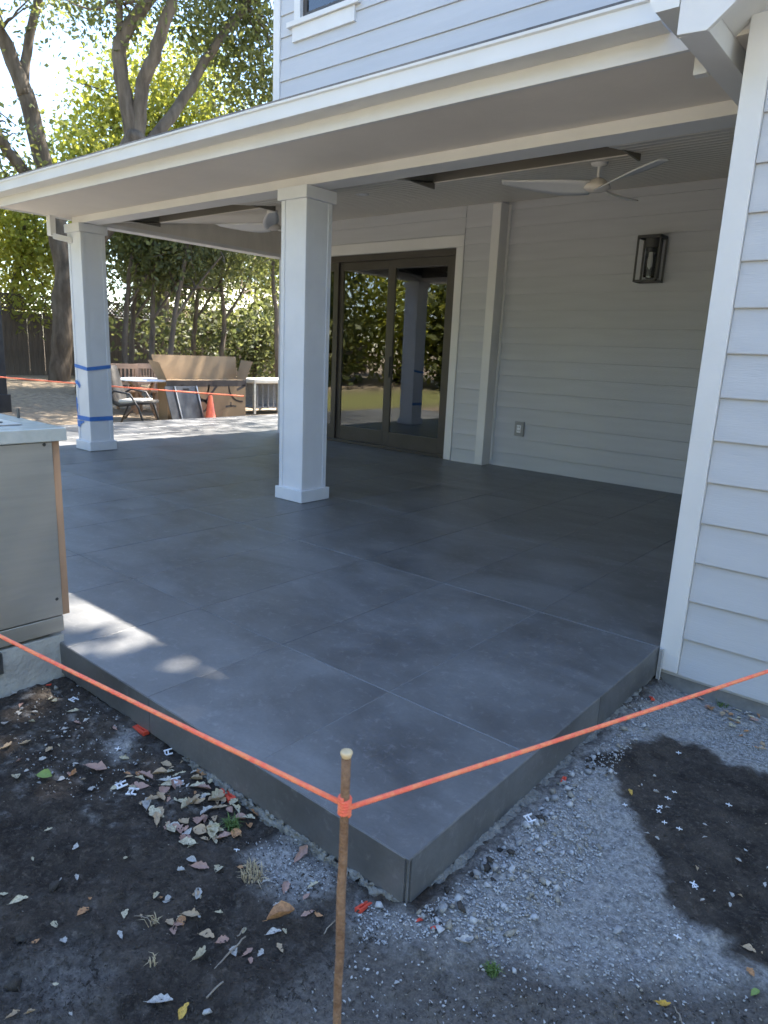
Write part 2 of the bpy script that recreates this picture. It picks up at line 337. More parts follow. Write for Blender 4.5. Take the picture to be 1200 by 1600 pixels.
# ------------------------------------------------------------------ patio slab with its tiles
XL, YB = -9.36, 9.9
slab = MB(); slab.box(XL+.012, -.012, .012, 1.93, -.30, -.0022); slab.box(XL+.012, 2.0, 1.93, YB, -.30, -.0026)
patio = slab.build('patio', GROUT); tag(patio, 'raised patio of large dark slate coloured tiles', kind='structure')
xe = [0.0]+[-.615-.61*i for i in range(40)]; xe = [x for x in xe if x > XL]+[XL]
ye = [0.0, .66]+[.66+1.22*i for i in range(1, 9)]; ye = [y for y in ye if y < YB]+[YB]
cache = {}
J = .0017
def tile_piece(x0, x1, y0, y1):
    wv, hv = round(x1-x0, 3), round(y1-y0, 3); key = (wv, hv)
    if key not in cache:
        t = MB(); a, b = wv/2-J, hv/2-J; e = .0015
        t.add([(-a,-b,-.010),(a,-b,-.010),(a,b,-.010),(-a,b,-.010),(-a,-b,-e),(a,-b,-e),(a,b,-e),(-a,b,-e),(-a+e,-b+e,0),(a-e,-b+e,0),(a-e,b-e,0),(-a+e,b-e,0)],
              [(0,1,5,4),(1,2,6,5),(2,3,7,6),(3,0,4,7),(4,5,9,8),(5,6,10,9),(6,7,11,10),(7,4,8,11),(8,9,10,11)])
        cache[key] = t.mesh('tile', TILE)
    link('tile', cache[key], patio, ((x0+x1)/2, (y0+y1)/2, random.uniform(-.0006, .0004)))
for i in range(len(xe)-1):
    for j in range(len(ye)-1):
        x1, x0, y0, y1 = xe[i], xe[i+1], ye[j], ye[j+1]
        if y0 > 5.9 and x0 > -7.1: continue
        if x1 < -1.9 and y1 <= .03: continue
        tile_piece(x0, x1, y0, y1)
# extra column of floor tiles under the right wing side of the porch
# riser tiles: long along the front, short along the right flank
RH = .142
def riser_front(x0, x1):
    t = MB(); t.box(x0+J, x1-J, .0, .011, -RH, -.0028); t.build('riser_tile', TILE, patio, bevel=.0012)
def riser_side(y0, y1):
    t = MB(); t.box(-.011, .0, y0+J, y1-J, -RH, -.0028); t.build('riser_tile', TILE, patio, bevel=.0012)
for a, b in ((-1.215, -.0125), (-2.435, -1.215)): riser_front(a, b)
for a, b in ((.0125, 1.22), (1.22, 1.90)): riser_side(a, b)
GROUTL = mat('pale_edge_trim', (.15, .155, .16), .6, (.11, .115, .12), 30, 3)
t = MB(); t.bar((-.0045, .0045, -RH), (-.0045, .0045, -.0035), .0045, .0045, (1, 0, 0)); t.build('corner_trim', GROUTL, patio)
# rough mortar bed squeezed out below the right riser
def rough_strip(name, p0, p1, n, wid, zt, zb, mtl, parent):
    V = []; Fq = []; p0, p1 = np.array(p0), np.array(p1); d = (p1-p0)/np.linalg.norm(p1-p0); nrm = np.array((d[1], -d[0])); m_ = 7
    for i in range(n):
        t_ = i/(n-1); c = p0+(p1-p0)*t_; ww = wid*(.45+1.0*vnoise(np.array([i*.13]), np.array([1.7]), 3)[0])*min(1, 8*t_+.2, 8*(1-t_)+.2)
        for j in range(m_):
            s = j/(m_-1); jit = rng.normal(0, .004, 3)
            q = c+nrm*(ww*math.sin(s*1.5)); V.append((q[0]+jit[0], q[1]+jit[1], zt+(zb-zt)*(s**1.6)+jit[2]))
    for i in range(n-1):
        for j in range(m_-1): k = i*m_+j; Fq.append((k, k+1, k+m_+1, k+m_))
    me = np_mesh(name, np.array(V), np.array(Fq), mtl); return link(name, me, parent)
rough_strip('mortar_bed', (-.004, .10), (-.004, 1.72), 170, .055, -RH+.003, -.185, MORT, patio)
rough_strip('mortar_bed', (-1.0, -.0), (-.02, -.0), 110, .014, -RH+.003, -.175, MORT, patio)

# ------------------------------------------------------------------ house
house = thing('house', (-3, 5.8, 0), 'pale grey lap sided two storey house with covered porch', 'house')
EXPO = .1815
def siding(parent, x0, x1, Y, zs, sx=None, facing=-1, mtl=SIDING):
    ms = {}
    for z in zs:
        a = x0 if sx is None else max(x0, sx(z))
        if a >= x1-.05: continue
        key = round(a, 3)
        if key not in ms:
            t = MB(); t.prism([(Y, 0), (Y-.0145, 0), (Y-.0155, .004), (Y-.003, EXPO-.004), (Y, EXPO-.004)], 'x', a, x1); ms[key] = t.mesh('siding_board', mtl)
        link('siding_board', ms[key], parent, (0, 0, z))
# right wing
wing = MB(); wing.box(.012, 6, 1.925, 5.9, -.135, 2.62)
wing.prism([(.012, 2.62), (.012, 2.66), (3.2, 5.15), (6.4, 2.62)], 'y', 1.925, 10.)
wingo = wing.build('wing_wall', SIDING, house)
fo = MB(); fo.box(.03, 6, 1.94, 3, -.5, -.134); fo.build('foundation', CONC, house)
pit = .80; RS = lambda x: 2.53+pit*(x+.06)
siding(wingo, .092, 4.2, 1.925, [-.121+EXPO*k for k in range(26)], sx=lambda z: max(.092, (z+EXPO-2.55)/pit-.06))
t = MB(); t.box(.0, .090, 1.898, 1.925, -.11, 2.585); t.box(0, .012, 1.925, 2.02, -.11, 2.585); t.build('corner_board', WHITE, house, bevel=.002)
# rake fascia with its return, rake soffit, eave fascia, eave soffit, roof
t = MB(); t.prism([(-.166, 2.453), (-.061, 2.446), (3.2, 2.446+pit*3.261), (3.2, 2.64+pit*3.261), (-.13, 2.66), (-.166, 2.64)], 'y', 1.60, 1.622); t.build('rake_fascia', WHITE, house, bevel=.002)
t = MB(); t.prism([(-.058, RS(-.058)), (3.2, RS(3.2)), (3.2, RS(3.2)+.012), (-.058, RS(-.058)+.012)], 'y', 1.624, 1.93); t.build('rake_soffit', WHITE, house)
t = MB(); t.box(-.166, -.06, 1.624, 2.69, 2.452, 2.60); t.build('eave_fascia', WHITE, house, bevel=.002)
t = MB(); t.box(-.058, .01, 1.93, 2.69, 2.535, 2.55); t.build('eave_soffit', SOFF, house)
t = MB(); t.box(-.059, .011, 1.931, 1.945, 2.551, 2.70); t.build('frieze_block', WHITE, house)
t = MB(); t.prism([(-.19, 2.655), (3.2, 2.665+pit*3.39), (6.6, 2.655), (6.6, 2.70), (3.2, 2.71+pit*3.39), (-.19, 2.70)], 'y', 1.57, 10.2); t.build('wing_roof', ROOFM, house)
def kgutter(name, a, b, axis, Yf, Yb, z0, z1):
    h = z1-z0; s = 1 if Yb > Yf else -1; d = abs(Yb-Yf)
    pr_ = [(Yb, z0), (Yb, z1), (Yb-s*.004, z1), (Yb-s*.004, z0+.006), (Yf+s*d*.40, z0+.006), (Yf+s*d*.20, z0+h*.30), (Yf+s*.018, z0+h*.74), (Yf+s*.018, z1-.004), (Yf+s*.012, z1-.004), (Yf+s*.012, z1), (Yf, z1), (Yf, z0+h*.78), (Yf+s*.008, z0+h*.70), (Yf+s*d*.12, z0+h*.26), (Yf+s*d*.30, z0)]
    t = MB(); n = len(pr_)
    def P(q, u): return (u, q[0], q[1]) if axis == 'x' else (q[0], u, q[1])
    t.add([P(q, a) for q in pr_]+[P(q, b) for q in pr_], [(i, i+n, (i+1) % n+n, (i+1) % n) for i in range(n)])
    for u in (a, b): t.add([P((Yb, z0), u), P((Yf+s*d*.3, z0), u), P((Yf+s*d*.12, z0+h*.26), u), P((Yf, z0+h*.78), u), P((Yf, z1), u), P((Yb, z1), u)], [(0, 1, 2, 3, 4, 5)])
    return t.build(name, GUTM, house)
kgutter('gutter', 1.60, 1.86, 'y', -.292, -.170, 2.547, 2.665)
# porch: gutter, fascia, soffit, beams
EX = -7.12
t = MB(); t.prism([(1.868, 2.735), (1.868, 2.722), (1.880, 2.716), (1.880, 2.655), (1.862, 2.648), (1.862, 2.632), (1.885, 2.628), (1.986, 2.628), (1.986, 2.735), (1.978, 2.735), (1.978, 2.640), (1.888, 2.640), (1.888, 2.735)], 'x', EX-.03, -.335); t.build('gutter', GUTM, house)
t = MB(); t.box(EX, -.168, 1.988, 2.012, 2.548, 2.74); t.build('porch_fascia', WHITE, house, bevel=.003)
t = MB(); t.box(EX, -.16, 2.013, 2.71, 2.558, 2.572); t.box(EX, -6.99, 2.711, 6.0, 2.558, 2.572); t.build('porch_soffit', SOFF, house)
t = MB(); t.box(EX-.022, EX-.001, 1.99, 6.2, 2.546, 2.74); t.build('side_fascia', WHITE, house)
t = MB(); t.box(-6.985, .0, 2.705, 2.905, 2.491, 2.66); t.build('porch_beam', WHITE, house, bevel=.003)
t = MB(); t.box(-6.985, -6.80, 2.906, 5.80, 2.491, 2.535); t.build('side_beam', WHITE, house, bevel=.003)
t = MB(); t.box(-6.98, -6.804, 2.906, 5.80, 2.536, 3.02); t.build('side_frieze', CEILP, house)
# porch ceiling boards on a gentle slope, with two openings for the boxed wells
CK = .146; CZ = lambda y: 2.525+CK*(y-2.9)
ceil_root = MB().box(-6.8, .0, 2.906, 6.0, 3.05, 3.06).build('porch_ceiling', CEILP, house)
wells = ((-2.74, -1.07), (-6.70, -4.70)); WY0, WY1 = 3.024, 3.613
pw = .118; y = 2.906; cm = {}
while y < 5.98:
    y1 = min(y+pw, 5.985)
    spans = [(-6.798, -.002)]
    if WY0-.001 < (y+y1)/2 < WY1: spans = [(-6.798, wells[1][0]), (wells[1][1], wells[0][0]), (wells[0][1], -.002)]
    for a, b in spans:
        key = (round(a, 3), round(b, 3), round(y1-y, 3))
        if key not in cm:
            t = MB(); dy = y1-y-.006; t.prism([(0, 0), (.004, -.004), (dy-.004, -.004+CK*dy), (dy, CK*dy), (dy, .012+CK*dy), (0, .012)], 'x', a, b); cm[key] = t.mesh('ceiling_board', CEILP)
        link('ceiling_board', cm[key], ceil_root, (0, y, CZ(y)))
    y += pw
for a, b in wells:
    t = MB(); z0, z1 = CZ(WY1)+.014, CZ(WY1)+.34
    t.box(a, b, WY1, WY1+.015, z0-.01, z1); t.box(a, b, WY0-.02, WY0-.005, CZ(WY0), z1); t.box(a-.015, a, WY0-.02, WY1+.015, z0-.06, z1); t.box(b, b+.015, WY0-.02, WY1+.015, z0-.06, z1); t.box(a, b, WY0-.02, WY1, z1, z1+.012)
    t.build('skylight_well', RAWPLY, house)
# roof above the porch
t = MB(); t.prism([(1.93, 2.745), (3.62, 3.24), (6.3, 4.02), (6.3, 4.07), (3.62, 3.29), (1.93, 2.775)], 'x', EX-.02, -.02); t.build('porch_roof', ROOFM, house)
# porch columns
def column(x, tapes=False):
    b = .333; y0 = 2.667; c = MB(); e = .024
    x0, x1, ya, yb = x-b+e, x-e, y0+e, y0+b-e
    c.box(x0+.007, x1-.007, ya+.007, yb-.007, .0, 2.45)
    root = c.build('porch_column', COLW, house)
    s = MB(); wst = .042; th = .006
    for (p, q) in ((x0, x0+wst), (x1-wst, x1)):
        s.box(p, q, ya, ya+th, .108, 2.398); s.box(p, q, yb-th, yb, .108, 2.398)
    for (p, q) in ((ya+th, ya+wst), (yb-wst, yb-th)):
        s.box(x0, x0+th, p, q, .108, 2.398); s.box(x1-th, x1, p, q, .108, 2.398)
    s.build('edge_trim', COLW, root, bevel=.0015)
    s = MB(); s.box(x-b, x, y0, y0+b, .003, .107); s.build('base', COLW, root, bevel=.004)
    s = MB(); s.box(x-b, x, y0, y0+b, 2.40, 2.489); s.build('capital', COLW, root, bevel=.004)
    return root
column(-3.234); column(-6.765)
# downspout at the far corner of the porch
t = MB()
t.box(-7.145, -7.06, 2.50, 2.56, 2.35, 2.70); t.obox((-7.04, 2.62, 2.335), (.09, .17, -.03), (-.05, .03, 0), (0, 0, .055)); t.build('downspout', WHITE, house, bevel=.003)
t = MB(); t.box(-7.135, -7.075, 2.74, 2.80, .03, 1.36); t.build('downspout', WHITE, house, bevel=.003)
t = MB(); t.box(-.262, -.205, 2.10, 2.15, 2.487, 2.62); t.build('downspout_outlet', GUTM, house, bevel=.004)
# door wall, recessed wall
DY = 5.82
dw = MB(); dw.box(-3.99, -3.43, DY, DY+.14, 0, 3.0); dw.box(-6.96, -3.99, DY, DY+.14, 2.50, 3.0); dw.box(-7.10, -6.96, DY, DY+.14, 0, 3.0); dwo = dw.build('door_wall', SIDING, house)
zs = [-.02+EXPO*k for k in range(17)]
siding(dwo, -3.885, -3.535, DY, [z for z in zs if z < 2.78]); siding(dwo, -6.95, -3.89, DY, [2.64, 2.64+EXPO])
siding(dwo, -3.885, -3.535, DY, [2.70])
t = MB(); t.box(-3.533, -3.426, DY-.022, DY, .004, 2.93); t.box(-3.43, -3.426, DY, 5.985, .004, 2.94); t.build('corner_board', WHITE, house, bevel=.002)
rw = MB(); rw.box(-3.43, .02, 5.99, 6.1, 0, 3.0); rwo = rw.build('recessed_wall', SIDING, house)
siding(rwo, -3.40, .01, 5.99, zs[:17])
t = MB(); t.box(-3.424, -3.398, 5.964, 5.99, .004, 2.94); t.build('inside_corner_trim', WHITE, house)
t = MB(); t.box(0, .012, 2.02, 5.99, 0, 3.0); t.build('return_wall', SIDING, house)
# door casing and sliding door
t = MB(); t.box(-3.99, -3.888, DY-.024, DY, .004, 2.50); t.box(-6.96, -3.888, DY-.024, DY, 2.501, 2.628); t.build('door_casing', WHITE, house, bevel=.002)
door = MB(); door.box(-6.96, -3.99, DY+.02, DY+.13, 2.42, 2.50); door.box(-4.045, -3.99, DY+.02, DY+.13, .0, 2.42); door.box(-6.96, -6.9, DY+.02, DY+.13, 0, 2.42); door.box(-6.9, -4.045, DY+.02, DY+.13, .003, .04)
doorr = door.build('sliding_door', BRONZE, house, bevel=.003)
for k, (a, b) in enumerate(((-5.02, -4.05), (-5.955, -5.00), (-6.895, -5.935))):
    yy = DY+.03+.036*(k % 2 if k < 2 else 0); st = .085
    p = MB(); p.box(a, a+st, yy, yy+.034, .042, 2.418); p.box(b-st, b, yy, yy+.034, .042, 2.418); p.box(a+st, b-st, yy, yy+.034, 2.315, 2.418); p.box(a+st, b-st, yy, yy+.034, .042, .235)
    p.build('panel_frame', BRONZE, doorr, bevel=.003)
    g = MB(); g.box(a+st-.004, b-st+.004, yy+.014, yy+.020, .23, 2.32); g.build('glass_pane', GLASS, doorr)
t = MB(); t.bar((-4.955, DY+.012, .95), (-4.955, DY+.012, 1.22), .02, .014, (1, 0, 0)); t.build('door_handle', BLACKM, doorr, bevel=.003)
# the room behind the glass
rm = MB(); rm.box(-7.1, -3.43, DY+.14, 6.1, -.05, .0); rm.box(-7.1, .0, 6.101, 10.5, -.05, .0); rmf = rm.build('room_floor', ROOMF, house)
rm = MB(); rm.box(-7.1, -3.43, DY+.14, 6.1, 2.70, 2.75); rm.box(-7.1, .0, 6.101, 10.5, 2.70, 2.75); rm.box(-7.1, 0, 10.4, 10.5, 0, 2.7); rm.box(-.1, 0, 6.11, 10.4, 0, 2.7)
rm.box(-7.1, -6.98, DY+.14, 6.9, 0, 2.7); rm.box(-7.1, -6.98, 6.9, 10.4, 0, .25); rm.box(-7.1, -6.98, 6.9, 10.4, 2.35, 2.7)
for q in (7.85, 8.95, 10.0): rm.box(-7.1, -6.98, q-.09, q+.09, .25, 2.35)
rm.build('room_wall', ROOMW, house)
for q0, q1 in ((6.9, 7.76), (7.94, 8.86), (9.04, 9.91)):
    t = MB(); t.box(-7.06, -7.02, q0, q0+.05, .25, 2.35); t.box(-7.06, -7.02, q1-.05, q1, .25, 2.35); t.box(-7.06, -7.02, q0+.05, q1-.05, 2.30, 2.35); t.box(-7.06, -7.02, q0+.05, q1-.05, .25, .30)
    wi = t.build('room_window', WHITE, house); g = MB(); g.box(-7.045, -7.035, q0+.05, q1-.05, .30, 2.30); g.build('pane', GLASS, wi)
# upper storey
UY = 3.60
us = MB(); us.box(-4.66, 6, UY, 10.5, 2.98, 4.15); us.box(-4.66, -4.33, UY, 10.5, 4.15, 5.25); us.box(-3.72, 6, UY, 10.5, 4.15, 5.25); us.box(-4.33, -3.72, UY+.12, 10.5, 4.15, 5.06); us.box(-4.33, -3.72, UY, 10.5, 5.06, 5.25)
uso = us.build('upper_wall', SIDING, house)
uz = [3.699-EXPO*3+EXPO*k for k in range(12)]
siding(uso, -4.587, 3.0, UY, [z for z in uz if z < 3.95]); siding(uso, -4.587, -4.40, UY, [z for z in uz if z >= 3.95]); siding(uso, -3.64, 3.0, UY, [z for z in uz if z >= 3.95])
t = MB(); t.box(-4.677, -4.589, UY-.024, UY, 3.0, 5.2); t.build('corner_board', WHITE, house, bevel=.002)
uw = MB(); uw.box(-4.395, -4.315, UY-.026, UY+.03, 4.15, 5.14); uw.box(-3.735, -3.655, UY-.026, UY+.03, 4.15, 5.14); uw.box(-4.395, -3.655, UY-.026, UY+.03, 5.05, 5.14)
uwo = uw.build('upper_window', WHITE, house, bevel=.002)
t = MB(); t.box(-4.465, -3.585, UY-.055, UY+.02, 4.105, 4.149); t.build('sill', WHITE, uwo, bevel=.003)
t = MB(); t.box(-4.41, -3.64, UY-.032, UY, 3.985, 4.104); t.build('apron', WHITE, uwo, bevel=.002)
t = MB(); t.box(-4.314, -4.27, UY+.01, UY+.05, 4.15, 5.05); t.box(-3.78, -3.736, UY+.01, UY+.05, 4.15, 5.05); t.box(-4.27, -3.78, UY+.01, UY+.05, 4.15, 4.21); t.build('sash', BRONZE, uwo)
t = MB(); t.box(-4.27, -3.78, UY+.025, UY+.031, 4.21, 5.05); t.build('pane', GLASS, uwo)
t = MB(); t.prism([(UY-.22, 5.20), (7.0, 6.9), (10.8, 5.2), (10.8, 5.26), (7.0, 6.98), (UY-.24, 5.27)], 'x', -4.9, 6.3); t.build('upper_roof', ROOFM, house)
t = MB(); t.prism([(UY, 5.25), (7.0, 6.85), (10.5, 5.25)], 'x', -4.66, 6); t.build('gable_wall', SIDING, house)
t = MB(); t.box(-7.1, 0.0, 6.0, 10.5, 2.76, 3.0); t.prism([(6.3, 3.0), (6.3, 4.0), (10.5, 3.0)], 'x', -7.1, -4.67); t.build('attic', SIDING, house)
# ------------------------------------------------------------------ outdoor kitchen island on its kerb
kb = MB(); kb.box(-3.6, -1.905, -2.2, .022, -.40, .035); kerb = kb.build('concrete_kerb', CONC, bevel=.006); tag(kerb, 'low pale concrete kerb under the stainless kitchen island', 'kerb')
kit = thing('kitchen_island', (-2.3, -.8, .035), 'stainless steel outdoor kitchen cabinet with pale stone counter', 'kitchen island')
t = MB(); t.box(-3.5, -1.925, -2.1, .015, .12, .864); t.build('carcass', RAWPLY, kit)
t = MB(); t.box(-1.924, -1.897, -2.1, .020, .124, .864); t.build('side_panel', STEEL, kit, bevel=.003)
t = MB(); t.box(-1.924, -1.899, -2.1, .021, .050, .120); t.build('kick_panel', STEEL, kit, bevel=.003)
t = MB(); t.box(-1.930, -1.908, .022, .052, .12, .864); t.build('plywood_strip', PLY, kit)
t = MB(); t.box(-3.55, -1.872, -2.15, .070, .868, .921); t.build('countertop', QUARTZ, kit, bevel=.004)
t = MB(); t.box(-3.2, -2.02, -1.6, -.04, .9215, .927); ins = t.build('drop_in_frame', STEEL, kit, bevel=.002)
t = MB(); t.box(-3.1, -2.08, -1.5, -.09, .928, .932); t.build('griddle_plate', STEELD, ins)
t = MB()
for k in range(9): t.tube([(-3.08+.12*k, -1.45, .938), (-3.08+.12*k, -.12, .938)], .005, 6)
t.build('grate', STEEL, ins)
for u in ((69, 695), (89, 936)):
    d = ray(u); q = CAM+d*((-1.897-CAM[0])/d[0])
    t = MB(); t.tube([(-1.8975, q[1], q[2]), (-1.8955, q[1], q[2])], [.0075, .006], 12); t.build('bolt_hole', BLACKM, kit)
for yy in (-.04, -.55, -1.1):
    t = MB(); t.lathe([(.0, 0), (.026, 0), (.026, .008), (.012, .012), (.012, .085), (0, .085)], (-1.955, yy, .0355), 14); t.build('foot', BLACKM, kit)
t = MB(); t.box(-1.905, -1.893, -.34, -.235, -.06, .03); t.build('bracket', STEELD, kit, bevel=.002)
t = MB(); q = hd(42, 640, 1); 
t.tube([(-2.28, .055, .922), (-2.28, .055, .965)], [.006, .006], 8); t.build('tap_stub', STEELD, kit)

# ------------------------------------------------------------------ things on the porch walls and ceiling
lan = thing('wall_lantern', (-1.73, 5.97, 2.05), 'dark metal box lantern with glass cylinder on the recessed wall', 'wall lantern')
x0, x1, y0, y1, z0, z1 = -1.842, -1.612, 5.76, 5.95, 2.055, 2.475
t = MB(); b = .016
for xx in (x0, x1-b):
    for yy in (y0, y1-b): t.box(xx, xx+b, yy, yy+b, z0, z1)
for zz in (z0, z1-b):
    t.box(x0, x1, y0, y0+b, zz-.001, zz+b+.001); t.box(x0, x1, y1-b, y1, zz-.001, zz+b+.001); t.box(x0, x0+b, y0, y1, zz-.001, zz+b+.001); t.box(x1-b, x1, y0, y1, zz-.001, zz+b+.001)
t.build('frame', LANT, lan)
t = MB(); t.box(-1.79, -1.664, 5.951, 5.972, 2.10, 2.46); t.build('back_plate', LANT, lan, bevel=.003)
t = MB(); t.box(x0+.002, x1-.002, y0+.002, y1-.002, z1+.002, z1+.010); t.build('top_plate', LANT, lan)
cx, cy = -1.727, 5.855
t = MB(); t.lathe([(.0, z1-.002), (.062, z1-.002), (.062, z1-.10), (.05, z1-.105), (.05, z1-.14), (0, z1-.14)], (cx, cy, 0), 18); t.build('socket', LANT, lan, smooth=False)
t = MB(); t.lathe([(.052, z0+.05), (.052, z1-.10)], (cx, cy, 0), 20); t.build('glass_cylinder', GLASS, lan, smooth=True)
t = MB(); t.lathe([(.001, z0+.12), (.022, z0+.15), (.026, z0+.20), (.018, z1-.14)], (cx, cy, 0), 12); t.build('bulb', PLAST, lan, smooth=True)
ol = thing('outlet', (-3.05, 5.97, .47), 'small grey weatherproof outlet low on the recessed wall', 'outlet')
t = MB(); t.box(-3.112, -2.992, 5.952, 5.972, .385, .553); t.build('cover_plate', GREYPL, ol, bevel=.004)
t = MB(); t.box(-3.078, -3.026, 5.944, 5.9515, .425, .513); t.build('receptacle', PLAST, ol, bevel=.003)
for k in (.449, .489):
    t = MB(); t.box(-3.064, -3.059, 5.9425, 5.9438, k-.008, k+.008); t.box(-3.045, -3.040, 5.9425, 5.9438, k-.008, k+.008); t.build('slot', BLACKM, ol)

def ceiling_fan(x, y, label, a0):
    zt = CZ(y)-.004; f = thing('ceiling_fan', (x, y, zt), label, 'ceiling fan', 'ceiling fans under the porch roof')
    zb = zt-.135
    t = MB(); t.lathe([(0, 0), (.06, 0), (.055, -.02), (.012, -.03), (.010, -.032)], (x, y, zt), 16); t.build('canopy', WHITE, f, smooth=True)
    t = MB(); t.tube([(x, y, zt-.02), (x, y, zb)], .010, 10); t.build('downrod', WHITE, f)
    t = MB(); t.lathe([(.012, .035), (.05, .02), (.085, -.012), (.095, -.035), (.06, -.055), (0, -.06)], (x, y, zb), 22); t.build('motor', SOFF, f, smooth=True)
    for k in range(3):
        a = a0+k*2*math.pi/3; V = []; N, M_ = 16, 5
        ca, sa = math.cos(a), math.sin(a)
        for i in range(N):
            s = i/(N-1); r = .05+.62*s; wd = .13+.05*math.sin(min(1, s*2.2)*math.pi/2)-.10*s**3; tw = .42*(1-s)+.10; sweep = .05*s*s
            zz = zb-.028+.035*s*s
            for j in range(M_):
                u = (j/(M_-1)-.5)*wd; V.append((x+r*ca-(u*math.cos(tw)+sweep)*sa, y+r*sa+(u*math.cos(tw)+sweep)*ca, zz+u*math.sin(tw)+.004*(1-4*(u/wd)**2)))
        Fq = [(i*M_+j, i*M_+j+1, (i+1)*M_+j+1, (i+1)*M_+j) for i in range(N-1) for j in range(M_-1)]
        o = MB().add(V, Fq).build('blade', WHITE, f, smooth=True); so_ = o.modifiers.new('thick', 'SOLIDIFY'); so_.thickness = .008
    return f
ceiling_fan(-1.40, 3.76, 'white three bladed ceiling fan hanging in front of the wall lantern', rad(205))
ceiling_fan(-5.05, 3.90, 'white ceiling fan partly hidden behind the nearer porch column', rad(75))
d = ray((566, 302)); tt = (2.525+CK*(CAM[1]-2.9)-CAM[2])/(d[2]-CK*d[1]); q = CAM+d*tt
dl = thing('downlight', (q[0], q[1], q[2]), 'small round white downlight in the porch ceiling right of the near column', 'downlight')
t = MB(); t.lathe([(.030, -.006), (.055, -.008), (.060, -.002), (.060, .0)], (q[0], q[1], q[2]-.006), 20); t.build('trim_ring', WHITE, dl, smooth=True)
t = MB(); t.lathe([(0, -.004), (.031, -.0045)], (q[0], q[1], q[2]-.006), 20); t.build('lens', PLAST, dl)

# blue painter's tape on the far column
CX0, CX1, CYA, CYB = -6.765-.333+.024, -6.765-.024, 2.667+.024, 3.0-.024
def tape_wrap(z0, z1, label, drop=0):
    V = []; t = MB(); o = .0015
    t.add([(CX0-o, CYA-o, z0+.01), (CX1+o, CYA-o, z0-drop), (CX1+o, CYA-o, z1-drop), (CX0-o, CYA-o, z1+.01)], [(0, 1, 2, 3)])
    t.add([(CX1+o, CYA-o, z0-drop), (CX1+o, CYB, z0+.012), (CX1+o, CYB, z1+.012), (CX1+o, CYA-o, z1-drop)], [(0, 1, 2, 3)])
    ob = t.build('tape', TAPE); ob.modifiers.new('thick', 'SOLIDIFY').thickness = .0012; tag(ob, label, 'tape', 'blue tape on the far column')
tape_wrap(.935, .975, 'upper blue tape strip wrapped round the far porch column', .02)
tape_wrap(.335, .385, 'lower blue tape strip wrapped round the far porch column', -.01)
def tape_bit(poly, label):
    o = MB(); yy = CYA-.003; o.prism([(CX0+a, b) for a, b in poly], 'y', yy-.001, yy); ob = o.build('tape', TAPE); tag(ob, label, 'tape', 'blue tape on the far column')
tape_bit([(-.001, .80), (.06, .79), (.10, .755), (.10, .715), (.085, .715), (.06, .745), (-.001, .76)], 'short curled blue tape piece just under the upper tape strip')
tape_bit([(-.001, .60), (.02, .60), (.022, .54), (.035, .52), (.02, .45), (.03, .43), (.02, .38), (-.001, .48)], 'torn narrow blue tape piece on the left edge of the far column')
tape_bit([(.0, .334), (.15, .338), (.15, .315), (.11, .315), (.10, .295), (.07, .30), (.05, .255), (.0, .27)], 'ragged blue tape end hanging below the lower tape strip')

# ------------------------------------------------------------------ stake and string
RX, RY = .238, -.522
rod = thing('stake', (RX, RY, -.2), 'rusty round steel stake standing in front of the slab corner', 'stake', 'steel stakes holding the string')
pts = [(RX+.0008*math.sin(k*1.7), RY+.0008*math.cos(k*2.3), -.25+k*(.655+.25)/14) for k in range(15)]
t = MB(); t.tube(pts, [.0076+.0004*math.sin(k*5.1) for k in range(15)], 14); t.build('shaft', RUST, rod, smooth=True)
t = MB(); t.lathe([(.0078, -.007), (.0094, -.003), (.0101, .0005), (.0094, .0025), (.006, .0032), (0, .0034)], (RX, RY, .655), 16); t.build('hammered_head', BRIGHTCUT, rod, smooth=True)
def string(p, q, r, label, sag=0.0, n=30):
    p, q = np.array(p), np.array(q); t = MB(); P = []
    for i in range(n):
        s = i/(n-1); c = p+(q-p)*s; P.append(c-np.array((0, 0, sag*4*s*(1-s))))
    t.tube(P, r, 10); o = t.build('string', STRING, smooth=True); tag(o, label, 'string', 'fluorescent strings round the patio')
ZK = .560
dl_ = on_z(0, 992, ZK); dr_ = on_z(1200, 1045, ZK); K0 = np.array((RX, RY, ZK))
eL = K0+(dl_-K0)*1.9; eR = K0+(dr_-K0)*1.75
string(K0+np.array((-.006, 0, .001)), eL, .0045, 'bright red string running left from the stake past the kitchen island', .004)
string(K0+np.array((.006, 0, -.002)), eR, .0043, 'bright red string running right from the stake towards the white wall', .004)
kn = MB(); P = []
for k in range(60):
    a = k*.62; P.append((RX+.0092*math.cos(a), RY+.0092*math.sin(a), ZK-.016+.032*k/59))
kn.tube(P, .0028, 8); o = kn.build('string_knot', STRING, smooth=True); tag(o, 'red string wound several times round the steel stake', 'string')
for e, wh in ((eL, 'left'), (eR, 'right')):
    s = thing('stake', (e[0], e[1], -.2), 'rusty steel stake beyond the frame at the '+wh+' end of the string', 'stake', 'steel stakes holding the string'); t = MB(); t.tube([(e[0], e[1], -.25), (e[0], e[1], .66)], .0085, 10); t.build('shaft', RUST, s)
# string at the back, between two thin stakes beyond the patio
a_ = hd(-60, 584, 12.6); b_ = hd(381, 619, 12.4)
string(a_, b_, .011, 'thin red string stretched behind the far porch column', .01)

